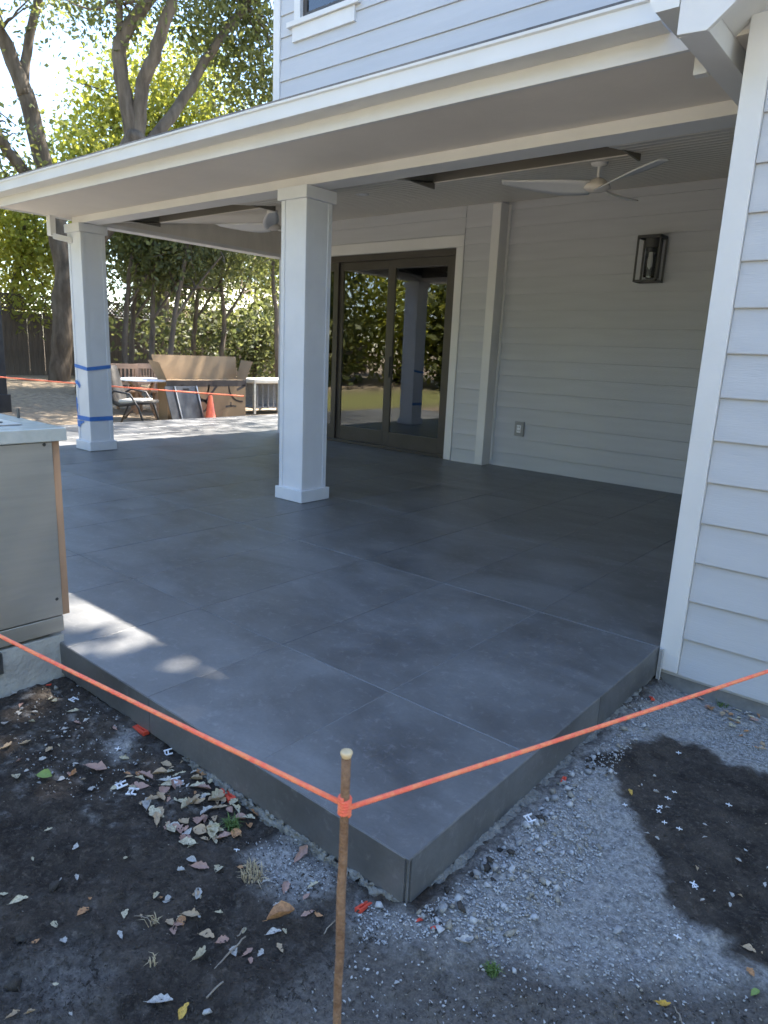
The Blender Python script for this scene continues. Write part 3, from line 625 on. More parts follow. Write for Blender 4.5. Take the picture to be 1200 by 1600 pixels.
# ------------------------------------------------------------------ yard things beyond the patio
GZB = -.14
box = thing('bicycle_box', (-10.4, 6.9, GZB), 'large open cardboard bicycle box with black bicycle print', 'box')
bx0, bx1, by0, by1 = -10.62, -10.32, 5.99, 7.80; bt = .60
t = MB(); t.box(bx0, bx1, by0, by1, GZB, bt-.004); t.build('carton', CARD, box, bevel=.004)
t = MB(); t.add([(bx0, by0, bt), (bx0, by1, bt), (bx0-.10, by1+.06, bt+.44), (bx0-.10, by0-.05, bt+.44)], [(0, 1, 2, 3)]); o = t.build('flap', CARD, box); o.modifiers.new('s', 'SOLIDIFY').thickness = .006
t = MB(); t.add([(bx1, by1, bt), (bx0, by1, bt), (bx0-.04, by1+.16, bt+.38), (bx1+.02, by1+.17, bt+.36)], [(0, 1, 2, 3)]); o = t.build('flap', CARD, box); o.modifiers.new('s', 'SOLIDIFY').thickness = .006
t = MB(); t.add([(bx1, by0, bt), (bx0, by0, bt), (bx0-.04, by0-.16, bt+.34), (bx1+.02, by0-.17, bt+.32)], [(0, 1, 2, 3)]); o = t.build('flap', CARD, box); o.modifiers.new('s', 'SOLIDIFY').thickness = .006
def ink_path(pts, wd):
    t = MB(); X = bx1+.0015
    for (a, b), (c, d) in zip(pts[:-1], pts[1:]):
        L = math.hypot(c-a, d-b) or 1; nx, nz = -(d-b)/L*wd/2, (c-a)/L*wd/2; ex, ez = (c-a)/L*wd*.3, (d-b)/L*wd*.3
        t.add([(X, by0+a+nx-ex, GZB+b+nz-ez), (X, by0+c+nx+ex, GZB+d+nz+ez), (X, by0+c-nx+ex, GZB+d-nz+ez), (X, by0+a-nx-ex, GZB+b-nz-ez)], [(0, 1, 2, 3)])
    return t
arc = lambda cy_, cz_, r, a0, a1, n=14: [(cy_+r*math.cos(rad(a0+(a1-a0)*i/n)), cz_+r*math.sin(rad(a0+(a1-a0)*i/n))) for i in range(n+1)]
prints = [([(.02, .675), (1.79, .675)], .12), (arc(.62, .64, .30, 180, 300), .035), (arc(.62, .64, .30, 325, 360), .035), (arc(1.70, .62, .31, 180, 275), .035),
          ([(.86, .36), (1.10, .62)], .045), ([(.56, .60), (.74, .36), (.86, .34)], .05), ([(.80, .36), (.90, .27), (.86, .18), (.78, .14)], .04), ([(.86, .30), (1.02, .30)], .03), ([(1.32, .22), (1.44, .235), (1.56, .22)], .035), ([(1.44, .22), (1.44, .30)], .03), ([(1.60, .55), (1.78, .62)], .05)]
for i, (pp, wd) in enumerate(prints): ink_path(pp, wd).build('bicycle_print', INK, box)
# leaning stainless panel
sp = thing('steel_panel', (-10.2, 6.2, GZB), 'grey stainless steel cabinet panel leaning on the cardboard box', 'panel')
def pv(y_, z_, off=0): return (-10.06-.20*z_/.62+off, y_-.04*z_, GZB+z_)
t = MB(); t.add([pv(5.93, 0), pv(6.62, 0), pv(6.62, .63), pv(5.93, .63), pv(5.93, 0, -.02), pv(6.62, 0, -.02), pv(6.62, .63, -.02), pv(5.93, .63, -.02)], [(0,1,2,3),(7,6,5,4),(0,4,5,1),(1,5,6,2),(2,6,7,3),(3,7,4,0)]); t.build('sheet', STEELD, sp)
for yy in (6.13, 6.60):
    t = MB(); t.bar(pv(yy, 0, .012), pv(yy, .63, .012), .022, .022); t.build('edge_strip', STEEL, sp)
t = MB(); t.bar(pv(6.31, .575, .004), pv(6.43, .575, .004), .01, .035); t.build('handle_slot', BLACKM, sp)
cq = hd(312, 654, 12.4); cn = thing('traffic_cone', (-10.02, 6.70, GZB), 'small orange traffic cone in front of the cardboard box', 'traffic cone')
t = MB(); t.lathe([(.115, .02), (.10, .03), (.035, .46), (.025, .47), (0, .47)], (-10.02, 6.72, GZB), 18); t.build('cone', CONEO, cn, smooth=True)
t = MB(); t.box(-10.15, -9.89, 6.59, 6.85, GZB-.005, GZB+.02); t.build('base', CONEO, cn, bevel=.01)

def patio_chair(px, py, D, rz, label):
    c = hd(px, py, D); c[2] = GZB; f = thing('patio_chair', c, label, 'chair')
    ca, sa = math.cos(rz), math.sin(rz)
    def T(x, y, z): return (c[0]+x*ca-y*sa, c[1]+x*sa+y*ca, c[2]+z)
    def tub(nm, pts, r, m): return MB().tube([T(*p) for p in pts], r, 8).build(nm, m, f, smooth=True)
    for s in (-1, 1):
        tub('arm_frame', [(.34, s*.30, .0), (.24, s*.31, .34), (.10, s*.31, .56), (-.16, s*.31, .60), (-.34, s*.30, .50)], .018, BLACKM)
        tub('leg', [(-.36, s*.28, .0), (-.22, s*.29, .30), (-.30, s*.28, .55)], .018, BLACKM)
    t = MB(); V = []
    prof = [(.34, .40), (.22, .395), (.05, .36), (-.12, .34), (-.24, .40), (-.33, .62), (-.40, .88), (-.43, .98)]
    for x, z in prof: V += [T(x, -.27, z), T(x, .27, z)]
    o = t.add(V, [(2*i, 2*i+1, 2*i+3, 2*i+2) for i in range(len(prof)-1)]).build('sling_seat', CUSH, f, smooth=True); o.modifiers.new('s', 'SOLIDIFY').thickness = .05
    t = MB(); t.obox(T(.06, 0, .43), (.42*ca, .42*sa, .02), (-.46*sa, .46*ca, 0), (0, 0, .07)); t.build('cushion', CUSHL, f, bevel=.03)
    return f
patio_chair(208, 650, 12.4, rad(35), 'dark metal framed patio armchair with pale cushion behind the far column')
def teak_chair(px, py, D, rz, label):
    c = hd(px, py, D); c[2] = GZB; f = thing('wooden_chair', c, label, 'chair', 'slatted wooden garden chairs')
    ca, sa = math.cos(rz), math.sin(rz)
    def T(x, y, z): return np.array((c[0]+x*ca-y*sa, c[1]+x*sa+y*ca, c[2]+z))
    def B(nm, p, q, w_, h_): return MB().bar(T(*p), T(*q), w_, h_, (0, 0, 1) if abs(p[2]-q[2]) < .3 else (ca, sa, 0)).build(nm, TEAK, f)
    for sx in (-.24, .24):
        B('leg', (sx, .24, 0), (sx, .24, .44), .045, .045); B('leg', (sx, -.24, 0), (sx, -.30, .95), .045, .045)
    B('seat', (0, -.26, .44), (0, .27, .45), .56, .035); B('top_rail', (-.27, -.30, .93), (.27, -.30, .93), .03, .09); B('lower_rail', (-.24, -.28, .60), (.24, -.28, .60), .025, .05)
    for k in range(6): B('slat', (-.18+.072*k, -.285, .62), (-.18+.072*k, -.298, .90), .03, .015)
    return f
teak_chair(190, 625, 14.6, rad(70), 'slatted wooden garden chair behind the white topped table, left one')
teak_chair(212, 622, 14.9, rad(100), 'slatted wooden garden chair with its back just above the white topped table')
teak_chair(248, 622, 14.8, rad(-80), 'wooden garden chair half hidden behind the cardboard box')
tb = hd(228, 632, 13.7); tbl = thing('garden_table', (tb[0], tb[1], GZB), 'white topped round garden table behind the patio armchair', 'table')
t = MB(); t.lathe([(0, .70), (.48, .70), (.50, .715), (.48, .735), (0, .735)], (tb[0], tb[1], GZB), 28); t.build('table_top', PLAST, tbl)
for k in range(3):
    a = k*2.1; t = MB(); t.tube([(tb[0]+.38*math.cos(a), tb[1]+.38*math.sin(a), GZB), (tb[0]+.05*math.cos(a), tb[1]+.05*math.sin(a), GZB+.40), (tb[0]+.30*math.cos(a), tb[1]+.30*math.sin(a), GZB+.70)], .02, 8); t.build('leg', TEAK, tbl, smooth=True)
# grey wicker bench seat right of the box
wq = (-11.0, 9.0); wb = thing('wicker_bench', (wq[0], wq[1], GZB), 'grey woven garden bench with pale top right of the cardboard box', 'bench')
for dx in (-.3, .3):
    for dy in (-.66, .0, .70): t = MB(); t.box(wq[0]+dx-.025, wq[0]+dx+.025, wq[1]+dy-.025, wq[1]+dy+.025, GZB, GZB+.64); t.build('leg', STEEL, wb)
t = MB(); t.box(wq[0]-.31, wq[0]-.27, wq[1]-.64, wq[1]+.68, GZB+.12, GZB+.62); t.build('woven_panel', WICK, wb)
t = MB(); t.box(wq[0]-.34, wq[0]+.34, wq[1]-.70, wq[1]+.74, GZB+.64, GZB+.73); t.build('top_cushion', CUSHL, wb, bevel=.02)
for k in range(9): t = MB(); t.box(wq[0]+.30, wq[0]+.315, wq[1]-.60+.15*k, wq[1]-.57+.15*k, GZB+.14, GZB+.60); t.build('slat', WICK, wb)
t = MB(); t.box(wq[0]-.3, wq[0]+.31, wq[1]-.66, wq[1]+.70, GZB+.11, GZB+.14); t.build('shelf', WICK, wb)
# dark timber post standing left of the far column
bpq = hd(2, 636, 14.2); dp = thing('dark_post', (bpq[0], bpq[1], GZB), 'dark post with plinth at the left edge of the picture', 'post')
t = MB(); t.box(bpq[0]-.09, bpq[0]+.09, bpq[1]-.09, bpq[1]+.09, GZB+.38, 2.95); t.build('shaft', BLACKM, dp, bevel=.006)
t = MB(); t.box(bpq[0]-.13, bpq[0]+.13, bpq[1]-.13, bpq[1]+.13, GZB-.02, GZB+.38); t.build('plinth', BLACKM, dp, bevel=.01)

# ------------------------------------------------------------------ room contents
def dining_chair(x, y, rz, label):
    f = thing('dining_chair', (x, y, 0), label, 'chair', 'dining chairs behind the sliding door'); ca, sa = math.cos(rz), math.sin(rz)
    def T(a, b, z): return np.array((x+a*ca-b*sa, y+a*sa+b*ca, z))
    def B(nm, p, q, w_, h_): return MB().bar(T(*p), T(*q), w_, h_, (0, 0, 1) if abs(p[2]-q[2]) < .3 else (ca, sa, 0)).build(nm, DARKWOOD, f)
    for sx in (-.2, .2): B('leg', (sx, .2, 0), (sx, .2, .44), .045, .045); B('leg', (sx, -.2, 0), (sx, -.24, .98), .045, .045)
    B('seat', (0, -.22, .45), (0, .24, .45), .46, .06); B('backrest', (-.2, -.235, .86), (.2, -.235, .86), .03, .20); B('rail', (-.2, -.22, .62), (.2, -.22, .62), .02, .05)
dining_chair(-4.85, 6.55, rad(200), 'dark wooden dining chair nearest the sliding door glass')
dining_chair(-4.25, 6.75, rad(170), 'dark wooden dining chair next to the right door jamb')
dt = thing('dining_table', (-4.6, 7.4, 0), 'dark wooden dining table inside behind the door', 'table')
t = MB(); t.box(-5.5, -3.5, 7.0, 8.0, .72, .76); t.build('table_top', DARKWOOD, dt)
for xx in (-5.4, -3.6):
    for yy in (7.1, 7.9): t = MB(); t.box(xx-.04, xx+.04, yy-.04, yy+.04, 0, .72); t.build('leg', DARKWOOD, dt)
BULB = bpy.data.materials.new('lit_bulb'); n_, l_, b_s = nodes_of(BULB); b_s.inputs['Emission Color'].default_value = (1, .78, .5, 1); b_s.inputs['Emission Strength'].default_value = 9
for i, (px, py) in enumerate(((575, 500), (621, 500))):
    d = ray((px, py)); q = CAM+d*((8.0-CAM[1])/d[1]); f = thing('pendant_lamp', (q[0], q[1], 2.7), ('left' if i == 0 else 'right')+' one of two lit pendant lamps seen through the door glass', 'lamp', 'pendant lamps indoors')
    t = MB(); t.tube([(q[0], q[1], 2.7), (q[0], q[1], q[2]+.04)], .005, 6); t.build('cord', BLACKM, f)
    t = MB(); t.lathe([(0, -.035), (.025, -.025), (.035, 0), (.025, .025), (.008, .04), (0, .045)], q, 12); t.build('bulb', BULB, f, smooth=True)

# ------------------------------------------------------------------ fence
FX = -19.4
def fence(y0, y1, label, ztop=1.86):
    f = thing('board_fence', (FX, (y0+y1)/2, 0), label, 'fence'); me = None; y = y0
    ms = []
    for v in range(3):
        t = MB(); t.box(-.010, .010, -.068, .068, 0, ztop-.02*v); ms.append(t.mesh('fence_board', FENCEW))
    k = 0
    while y < y1:
        o = link('fence_board', ms[k % 3], f, (FX+random.uniform(-.006, .006), y, .08)); y += .143; k += 1
    y = y0
    while y < y1: t = MB(); t.box(FX-.12, FX-.02, y-.05, y+.05, 0, ztop+.52); t.build('post', FENCEW, f); y += 2.4
    t = MB(); t.box(FX-.05, FX+.035, y0, y1, ztop+.09, ztop+.14); t.build('rail', FENCEW, f)
    t = MB(); t.box(FX-.05, FX+.035, y0, y1, ztop+.47, ztop+.51); t.build('cap_rail', FENCEW, f)
    t = MB(); q = y0
    while q < y1:
        for s in (0, 1): a, b = (q, q+.33) if s == 0 else (q+.33, q); t.bar((FX+.012*s, a, ztop+.14), (FX+.012*s, b, ztop+.47), .03, .008, (1, 0, 0))
        q += .11
    o = t.build('lattice', FENCEW, f)
fence(2.0, 21.0, 'dark weathered board fence with lattice top behind the trees')
def fence_b(y0, y1):
    global FX; FX = -23.0; fence(y0, y1, 'dark weathered board fence along the lawn beyond the left edge'); FX = -19.4
fence_b(-14, 2)

# ------------------------------------------------------------------ trees
def leaves(blobs, size, per=14, spread=.28, seed=0, up=.35):
    r = np.random.default_rng(seed); C = []
    for c, rr, n in blobs:
        u = r.normal(size=(n, 3)); u /= np.linalg.norm(u, axis=1)[:, None]; s = r.random(n)**(1/2.2); C.append(np.array(c)+u*s[:, None]*np.array(rr))
    C = np.concatenate(C); P = np.repeat(C, per, 0)+r.normal(0, spread, (len(C)*per, 3)); n = len(P)
    nr = r.normal(size=(n, 3))+np.array((0, 0, up)); nr /= np.linalg.norm(nr, axis=1)[:, None]
    a = np.cross(nr, r.normal(size=(n, 3))); a /= np.linalg.norm(a, axis=1)[:, None]; b = np.cross(nr, a)
    L = (size*r.uniform(.6, 1.35, n))[:, None]; W = L*r.uniform(.38, .6, n)[:, None]
    V = np.stack([P-a*L*.5, P+b*W*.5-a*L*.05, P+a*L*.5, P-b*W*.5-a*L*.05], 1).reshape(-1, 3)
    return V, np.arange(len(V)).reshape(-1, 4)
def wob(pts, k=4, amp=.05, seed=0):
    r = np.random.default_rng(seed); P = [np.array(p, float) for p in pts]; out = []
    for i in range(len(P)-1):
        p0, p1, p2, p3 = P[max(i-1, 0)], P[i], P[i+1], P[min(i+2, len(P)-1)]
        for j in range(k):
            t = j/k; q = .5*((2*p1)+(-p0+p2)*t+(2*p0-5*p1+4*p2-p3)*t*t+(-p0+3*p1-3*p2+p3)*t**3); out.append(q+r.normal(0, amp, 3)*(1 if (i, j) != (0, 0) else 0))
    out.append(P[-1]); return out
def tree(name, base, limbs, blobs, lm, size, label, cat='tree', per=14, spread=.28, seed=0, group=None, stems=()):
    f = thing(name, base, label, cat, group); t = MB()
    for pts, r0, r1 in limbs:
        w_ = wob(pts, 5, r0*.10, seed+len(t.v)); n = len(w_); t.tube(w_, [r0+(r1-r0)*(i/(n-1)) for i in range(n)], 12)
    # twigs that carry the leaf masses
    tips = [np.array(l[0][-1]) for l in limbs]+[np.array(l[0][len(l[0])//2]) for l in limbs]
    for c, rr, n in blobs:
        c = np.array(c); s = min(tips, key=lambda q: np.linalg.norm(q-c))
        for k in range(3):
            e = c+rng.normal(0, .45, 3)*np.array(rr); t.tube(wob([s, (s+e)/2+rng.normal(0, .15, 3), e], 4, .02, seed+k), [.035, .03, .028, .026, .022, .02, .016, .012, .008], 5)
    t.build('trunk', BARK, f, smooth=True)
    V, Fq = leaves(blobs, size, per, spread, seed); me = np_mesh('crown', V, Fq, lm); link('crown', me, f)
    return f
H = lambda px, py, D: tuple(hd(px, py, D))
# leaning oak at the left edge
b1 = hd(92, 592, 19.6); b1[2] = .02
tree('oak_tree', b1, [([tuple(b1), H(97, 520, 19.7), H(100, 450, 19.8), H(95, 380, 19.9), H(68, 260, 20), H(38, 140, 20)], .27, .19), ([H(40, 150, 20), H(0, 50, 20), H(-40, -60, 20)], .19, .13), ([H(37, 140, 20), H(42, 80, 20.1), H(62, -5, 20.2), H(80, -90, 20.2)], .12, .08), ([H(58, 290, 20), H(20, 245, 19.8), H(-20, 190, 19.6), H(-90, 120, 19.5)], .15, .09)],
     [(H(-60, -60, 20), (2.0, 2.0, 1.4), 90), (H(10, 20, 20), (1.4, 1.2, .7), 16), (H(15, 200, 19.8), (.9, .9, 1.0), 26), (H(100, -70, 20), (2.2, 2.2, 1.0), 100), (H(30, 285, 20), (1.0, 1.0, .5), 40)], LEAF_OAK, .15, 'leaning grey oak forking beside the far porch column', per=12, spread=.28, seed=11)
# many limbed oak rising over the porch roof
b2 = hd(136, 600, 16.6); b2[2] = .0
tree('oak_tree', b2, [([tuple(b2), H(139, 480, 16.5), H(152, 370, 16.3), H(198, 255, 16), H(212, 215, 16)], .25, .21), ([H(210, 225, 16), H(197, 160, 16), H(188, 70, 16), H(236, -5, 16), H(262, -80, 16)], .165, .10), ([H(213, 220, 16), H(226, 130, 15.9), H(250, 60, 15.8), H(272, -10, 15.8), H(300, -100, 15.8)], .14, .09), ([H(210, 245, 16), H(250, 205, 16.2), H(290, 150, 16.6), H(330, 80, 17), H(385, 10, 17.3)], .125, .08), ([H(188, 70, 16), H(186, 0, 16), H(170, -80, 16)], .07, .05)],
     [(H(390, 70, 17.6), (1.5, 1.5, 1.6), 230), (H(345, 10, 17.6), (1.2, 1.2, 1.0), 120), (H(420, 150, 18), (1.2, 1.2, .9), 140), (H(200, -30, 16), (2.0, 2.0, .7), 120), (H(150, 20, 16), (1.0, 1.0, .5), 34), (H(300, -100, 17), (2.5, 2.5, 1.5), 200), (H(390, -110, 18), (2.2, 2.2, 1.6), 170), ((-8.2, 10.8, 12.6), (1.6, 1.6, .8), 150), ((-7.0, 13.2, 13), (1.8, 1.8, .8), 130), ((-13, 14.2, 13.5), (2.4, 2.0, 1.0), 420), ((-16, 13.8, 13.5), (2.4, 2.2, 1.0), 380), ((-18.2, 12, 13), (2.2, 2.2, 1.0), 200), ((-16.8, 16.5, 14), (2.6, 2.2, 1.0), 200), ((-10.5, 11.2, 13), (2.2, 1.8, 1.0), 380), ((-9.8, 14.5, 13), (2.0, 1.7, .8), 300), ((-13, 11.2, 13), (2.2, 2.0, 1.0), 380), ((-15.5, 11, 13), (2.0, 2.0, 1.0), 320), ((-11.5, 14.5, 14), (2.6, 2.0, 1.0), 180)], LEAF_OAK, .125, 'tall oak with three bare limbs rising above the porch roof', per=15, spread=.25, seed=23)  # highest crown masses are out of view, added to shade far patio and yard
# pale leafy tree behind the oak
b3 = hd(250, 600, 23); b3[2] = .1
tree('leafy_tree', b3, [([tuple(b3), H(255, 450, 23), H(250, 300, 23), H(250, 200, 23)], .2, .1)],
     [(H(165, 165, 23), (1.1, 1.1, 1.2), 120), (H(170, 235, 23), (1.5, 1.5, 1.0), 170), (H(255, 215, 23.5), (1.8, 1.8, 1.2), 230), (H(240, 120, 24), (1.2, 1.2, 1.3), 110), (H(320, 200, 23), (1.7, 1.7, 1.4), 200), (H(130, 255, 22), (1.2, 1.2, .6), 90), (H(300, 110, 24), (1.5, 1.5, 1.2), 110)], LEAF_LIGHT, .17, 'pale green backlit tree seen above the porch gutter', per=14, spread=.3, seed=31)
# backlit leaves left of the far column
b4 = hd(20, 600, 23); b4[2] = .1
tree('leafy_tree', b4, [([tuple(b4), H(15, 500, 23), H(30, 400, 23), H(40, 340, 23)], .14, .07)],
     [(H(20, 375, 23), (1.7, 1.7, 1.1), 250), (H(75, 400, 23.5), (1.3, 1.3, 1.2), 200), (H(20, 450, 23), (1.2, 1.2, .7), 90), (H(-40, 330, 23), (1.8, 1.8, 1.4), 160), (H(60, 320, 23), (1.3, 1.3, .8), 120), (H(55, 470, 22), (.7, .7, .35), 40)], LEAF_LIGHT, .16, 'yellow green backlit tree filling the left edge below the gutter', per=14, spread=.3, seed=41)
# row of slim trees in front of the fence
slim = [((194, 592), (198, 480), (203, 420), 17.0, 51), ((206, 592), (208, 500), (215, 420), 17.6, 52), ((240, 590), (238, 500), (242, 425), 17.2, 53), ((262, 590), (272, 500), (285, 430), 16.6, 54), ((300, 588), (305, 500), (312, 430), 18.4, 55), ((344, 588), (350, 500), (345, 430), 18.0, 56), ((436, 585), (432, 500), (426, 420), 17.2, 57)]
for i, (p0, p1, p2, D, sd) in enumerate(slim):
    bb = hd(*p0, D); bb[2] = .0; m1 = hd(*p1, D); m2 = hd(*p2, D); m3 = m2+np.array((0, .2, .9))
    lab = ['slim tree just right of the far porch column', 'crooked slim tree second right of the far porch column', 'straight slim tree left of the cardboard box', 'leaning slim tree rising behind the left end of the cardboard box', 'slim tree behind the middle of the cardboard box', 'slim tree behind the right half of the cardboard box', 'slim tree against the left edge of the near porch column'][i]
    tree('slim_tree', bb, [([tuple(bb), tuple((bb+m1)/2+np.array((.05, -.06, 0))), tuple(m1), tuple(m2), tuple(m3)], .075, .035), ([tuple(m1), tuple(m1+np.array((.15, .45, .7))), tuple(m2+np.array((.2, .9, .5)))], .035, .02)],
         [(m2+np.array((0, .1, .4)), (.9, .9, .7), 70), (m3+np.array((.1, -.2, .3)), (1.0, 1.0, .7), 80), (m2+np.array((-.3, .6, .1)), (.7, .7, .5), 34)], LEAF_DARK if i % 2 else LEAF_OAK, .12, lab, per=13, spread=.22, seed=sd, group='slim trees in front of the fence')
# evergreen masses beyond the fence
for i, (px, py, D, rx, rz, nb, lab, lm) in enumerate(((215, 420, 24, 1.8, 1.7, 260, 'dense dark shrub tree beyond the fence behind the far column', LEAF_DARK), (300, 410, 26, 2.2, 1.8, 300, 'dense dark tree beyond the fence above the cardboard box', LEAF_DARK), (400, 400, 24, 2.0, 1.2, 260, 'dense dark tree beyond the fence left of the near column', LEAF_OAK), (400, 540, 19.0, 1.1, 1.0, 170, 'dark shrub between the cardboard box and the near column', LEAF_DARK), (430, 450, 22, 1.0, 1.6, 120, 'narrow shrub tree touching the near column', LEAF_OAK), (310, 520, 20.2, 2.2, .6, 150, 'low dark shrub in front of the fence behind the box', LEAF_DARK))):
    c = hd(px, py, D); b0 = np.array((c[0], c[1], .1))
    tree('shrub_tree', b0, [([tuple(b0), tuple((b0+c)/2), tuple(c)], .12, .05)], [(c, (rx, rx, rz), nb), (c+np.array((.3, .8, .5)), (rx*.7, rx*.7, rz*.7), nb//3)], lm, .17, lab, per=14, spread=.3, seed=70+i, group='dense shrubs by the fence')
# trees round the lawn on the left, seen as reflections in the door glass, and the unseen tall tree added behind the house for shade
for i, (x, y, z, r, n) in enumerate(((-17, -3, 5.0, 3.2, 300), (-20, -8.5, 5.5, 3.5, 320), (-22, 1.0, 4.6, 3.0, 260), (-14, -13, 5.5, 3.6, 300), (-18.5, -5.5, 2.2, 2.4, 200), (-16, .2, 1.7, 2.2, 220), (-16.2, -3.2, 1.6, 2.2, 220), (-15.5, -7.5, 1.8, 2.4, 240), (-19.5, -1.5, 6.5, 3.2, 260), (-15.0, -9.5, 5.5, 3.0, 260))):
    b0 = np.array((x, y, .2)); c = np.array((x, y, z))
    tree('garden_tree', b0, [([tuple(b0), (x+.2, y, z*.5), tuple(c)], .25, .1)], [(c, (r, r, r*.75), n), (c+np.array((.5, .8, 1.4)), (r*.7, r*.7, r*.6), n//2)], LEAF_LIGHT if i % 2 else LEAF_OAK, .26, 'round crowned garden tree by the lawn reflected in the door glass', per=12, spread=.4, seed=90+i, group='garden trees by the lawn')
for i, (x, y, z, r) in enumerate(((-9, -15, 3.6, 3.4), (-3.5, -16, 4.0, 3.6), (2.5, -15.5, 3.6, 3.4), (8.5, -14, 4.0, 3.6), (13, -9, 3.8, 3.4), (14, -3, 3.6, 3.2), (-12.5, -8.5, 3.0, 2.6))):
    b0 = np.array((x, y, -.1)); c = np.array((x, y, z))
    tree('garden_tree', b0, [([tuple(b0), (x+.2, y, z*.5), tuple(c)], .22, .1)], [(c, (r, r*.8, r), 260), (c-np.array((0, 0, z*.55)), (r*.9, r*.7, 1.3), 110)], LEAF_LIGHT if i % 2 else LEAF_OAK, .42, 'broad garden tree closing the yard behind the viewpoint', per=11, spread=.5, seed=130+i, group='garden trees behind the viewpoint')
tb0 = np.array((4.5, 13.5, 0.))  # out of view; crown shaped to shade the foreground and leave a sun patch
tree('unseen_shade_tree', tb0, [([tuple(tb0), (4.3, 13.2, 7), (3.5, 12.0, 13), (3.0, 11.5, 18)], .5, .15), ([(4.0, 12.8, 9), (1, 10, 12), (-1, 8.5, 13.5)], .2, .1)],
     [((3.2, 8.0, 13.5), (3.0, 3.2, 2.4), 420), ((6.2, 10.5, 16), (4.2, 4.0, 3.5), 420), ((7.0, 8.0, 12.5), (3.5, 3.2, 2.8), 300), ((1.65, 6.0, 12.0), (2.2, 1.8, 1.4), 440), ((-1.8, 5.4, 12.4), (2.4, 1.1, .8), 460)], LEAF_OAK, .36, 'unseen tall tree behind the house, added to shade the foreground', per=14, spread=.5, seed=101)
# neighbour's pale building glimpsed between the trunks
nb = hd(385, 470, 34); nbh = thing('neighbour_house', (nb[0], nb[1], 0), 'pale sunlit building glimpsed through the trees above the cardboard box', 'building')
NBW = mat('neighbour_wall', (.72, .68, .58), .8, (.66, .62, .53), 2, 3)
t = MB(); t.box(nb[0]-5, nb[0], nb[1]-4.2, nb[1]+4.5, 0, 2.7); t.build('wall', NBW, nbh)
t = MB(); t.add([(nb[0]+.8, nb[1]-4.5, 2.6), (nb[0]+.8, nb[1]+5, 2.6), (nb[0]-2.6, nb[1]+5, 4.3), (nb[0]-2.6, nb[1]-4.5, 4.3)], [(0, 1, 2, 3)]); o = t.build('roof', NBW, nbh); o.modifiers.new('s', 'SOLIDIFY').thickness = .1
for yy in (-2, .6, 2.8):
    t = MB(); t.box(nb[0]-.02, nb[0]+.03, nb[1]+yy-.5, nb[1]+yy+.5, .9, 2.1); wi = t.build('window', WHITE, nbh); t = MB(); t.box(nb[0]+.031, nb[0]+.04, nb[1]+yy-.42, nb[1]+yy+.42, .98, 2.02); t.build('pane', BLACKM, wi)

# ------------------------------------------------------------------ debris on the soil
def ico(sub, seed, flat=.6, rough=.25):
    """an angular broken lump: the hull of a few random points"""
    r = np.random.default_rng(seed); n = 10 if sub > 1 else 7; bm = bmesh.new()
    for _ in range(n):
        p = r.normal(size=3); p /= np.linalg.norm(p); p *= .5*r.uniform(.6, 1.1); bm.verts.new((p[0], p[1]*.75, p[2]*flat))
    h = bmesh.ops.convex_hull(bm, input=bm.verts)
    bmesh.ops.delete(bm, geom=[v for v in bm.verts if not v.link_faces], context='VERTS'); bmesh.ops.triangulate(bm, faces=bm.faces); bmesh.ops.recalc_face_normals(bm, faces=bm.faces); bm.verts.index_update()
    V = np.array([v.co for v in bm.verts]); Fq = np.array([[q.index for q in f.verts] for f in bm.faces]); bm.free(); return V, Fq
STONE = [mat('grey_stone', (.36, .36, .36), .9, (.25, .25, .255), 30, 5, bump=.4, bscale=120), mat('pale_stone', (.50, .50, .50), .9, (.38, .38, .385), 30, 5, bump=.3, bscale=120), mat('tan_stone', (.34, .31, .26), .9, (.25, .23, .19), 30, 5, bump=.4, bscale=120), mat('dark_stone', (.085, .074, .064), .95, (.040, .034, .029), 25, 5, bump=.5, bscale=110)]
smesh = []
for m_i, m_ in enumerate(STONE):
    for k in range(4):
        V, Fq = ico(2, 200+m_i*10+k, .62); smesh.append((m_i, np_mesh('stone', V, Fq, m_)))
SC = ('grey', 'whitish', 'tan', 'dark')
def stone(px, py, size, mi, label, group=None, sx=1.0, sy=1.0, name='stone', sink=.12):
    p = on_ground(px, py); me = random.choice([q for k, q in smesh if k == mi]); o = bpy.data.objects.new(name, me); col.objects.link(o)
    o.scale = (size*sx, size*sy, size*random.uniform(.8, 1.1)); o.rotation_euler = (random.uniform(-.25, .25), random.uniform(-.25, .25), random.uniform(0, 6.28)); o.location = (p[0], p[1], p[2]+size*.62*(.5-sink))
    tag(o, label, 'stone', group); return o
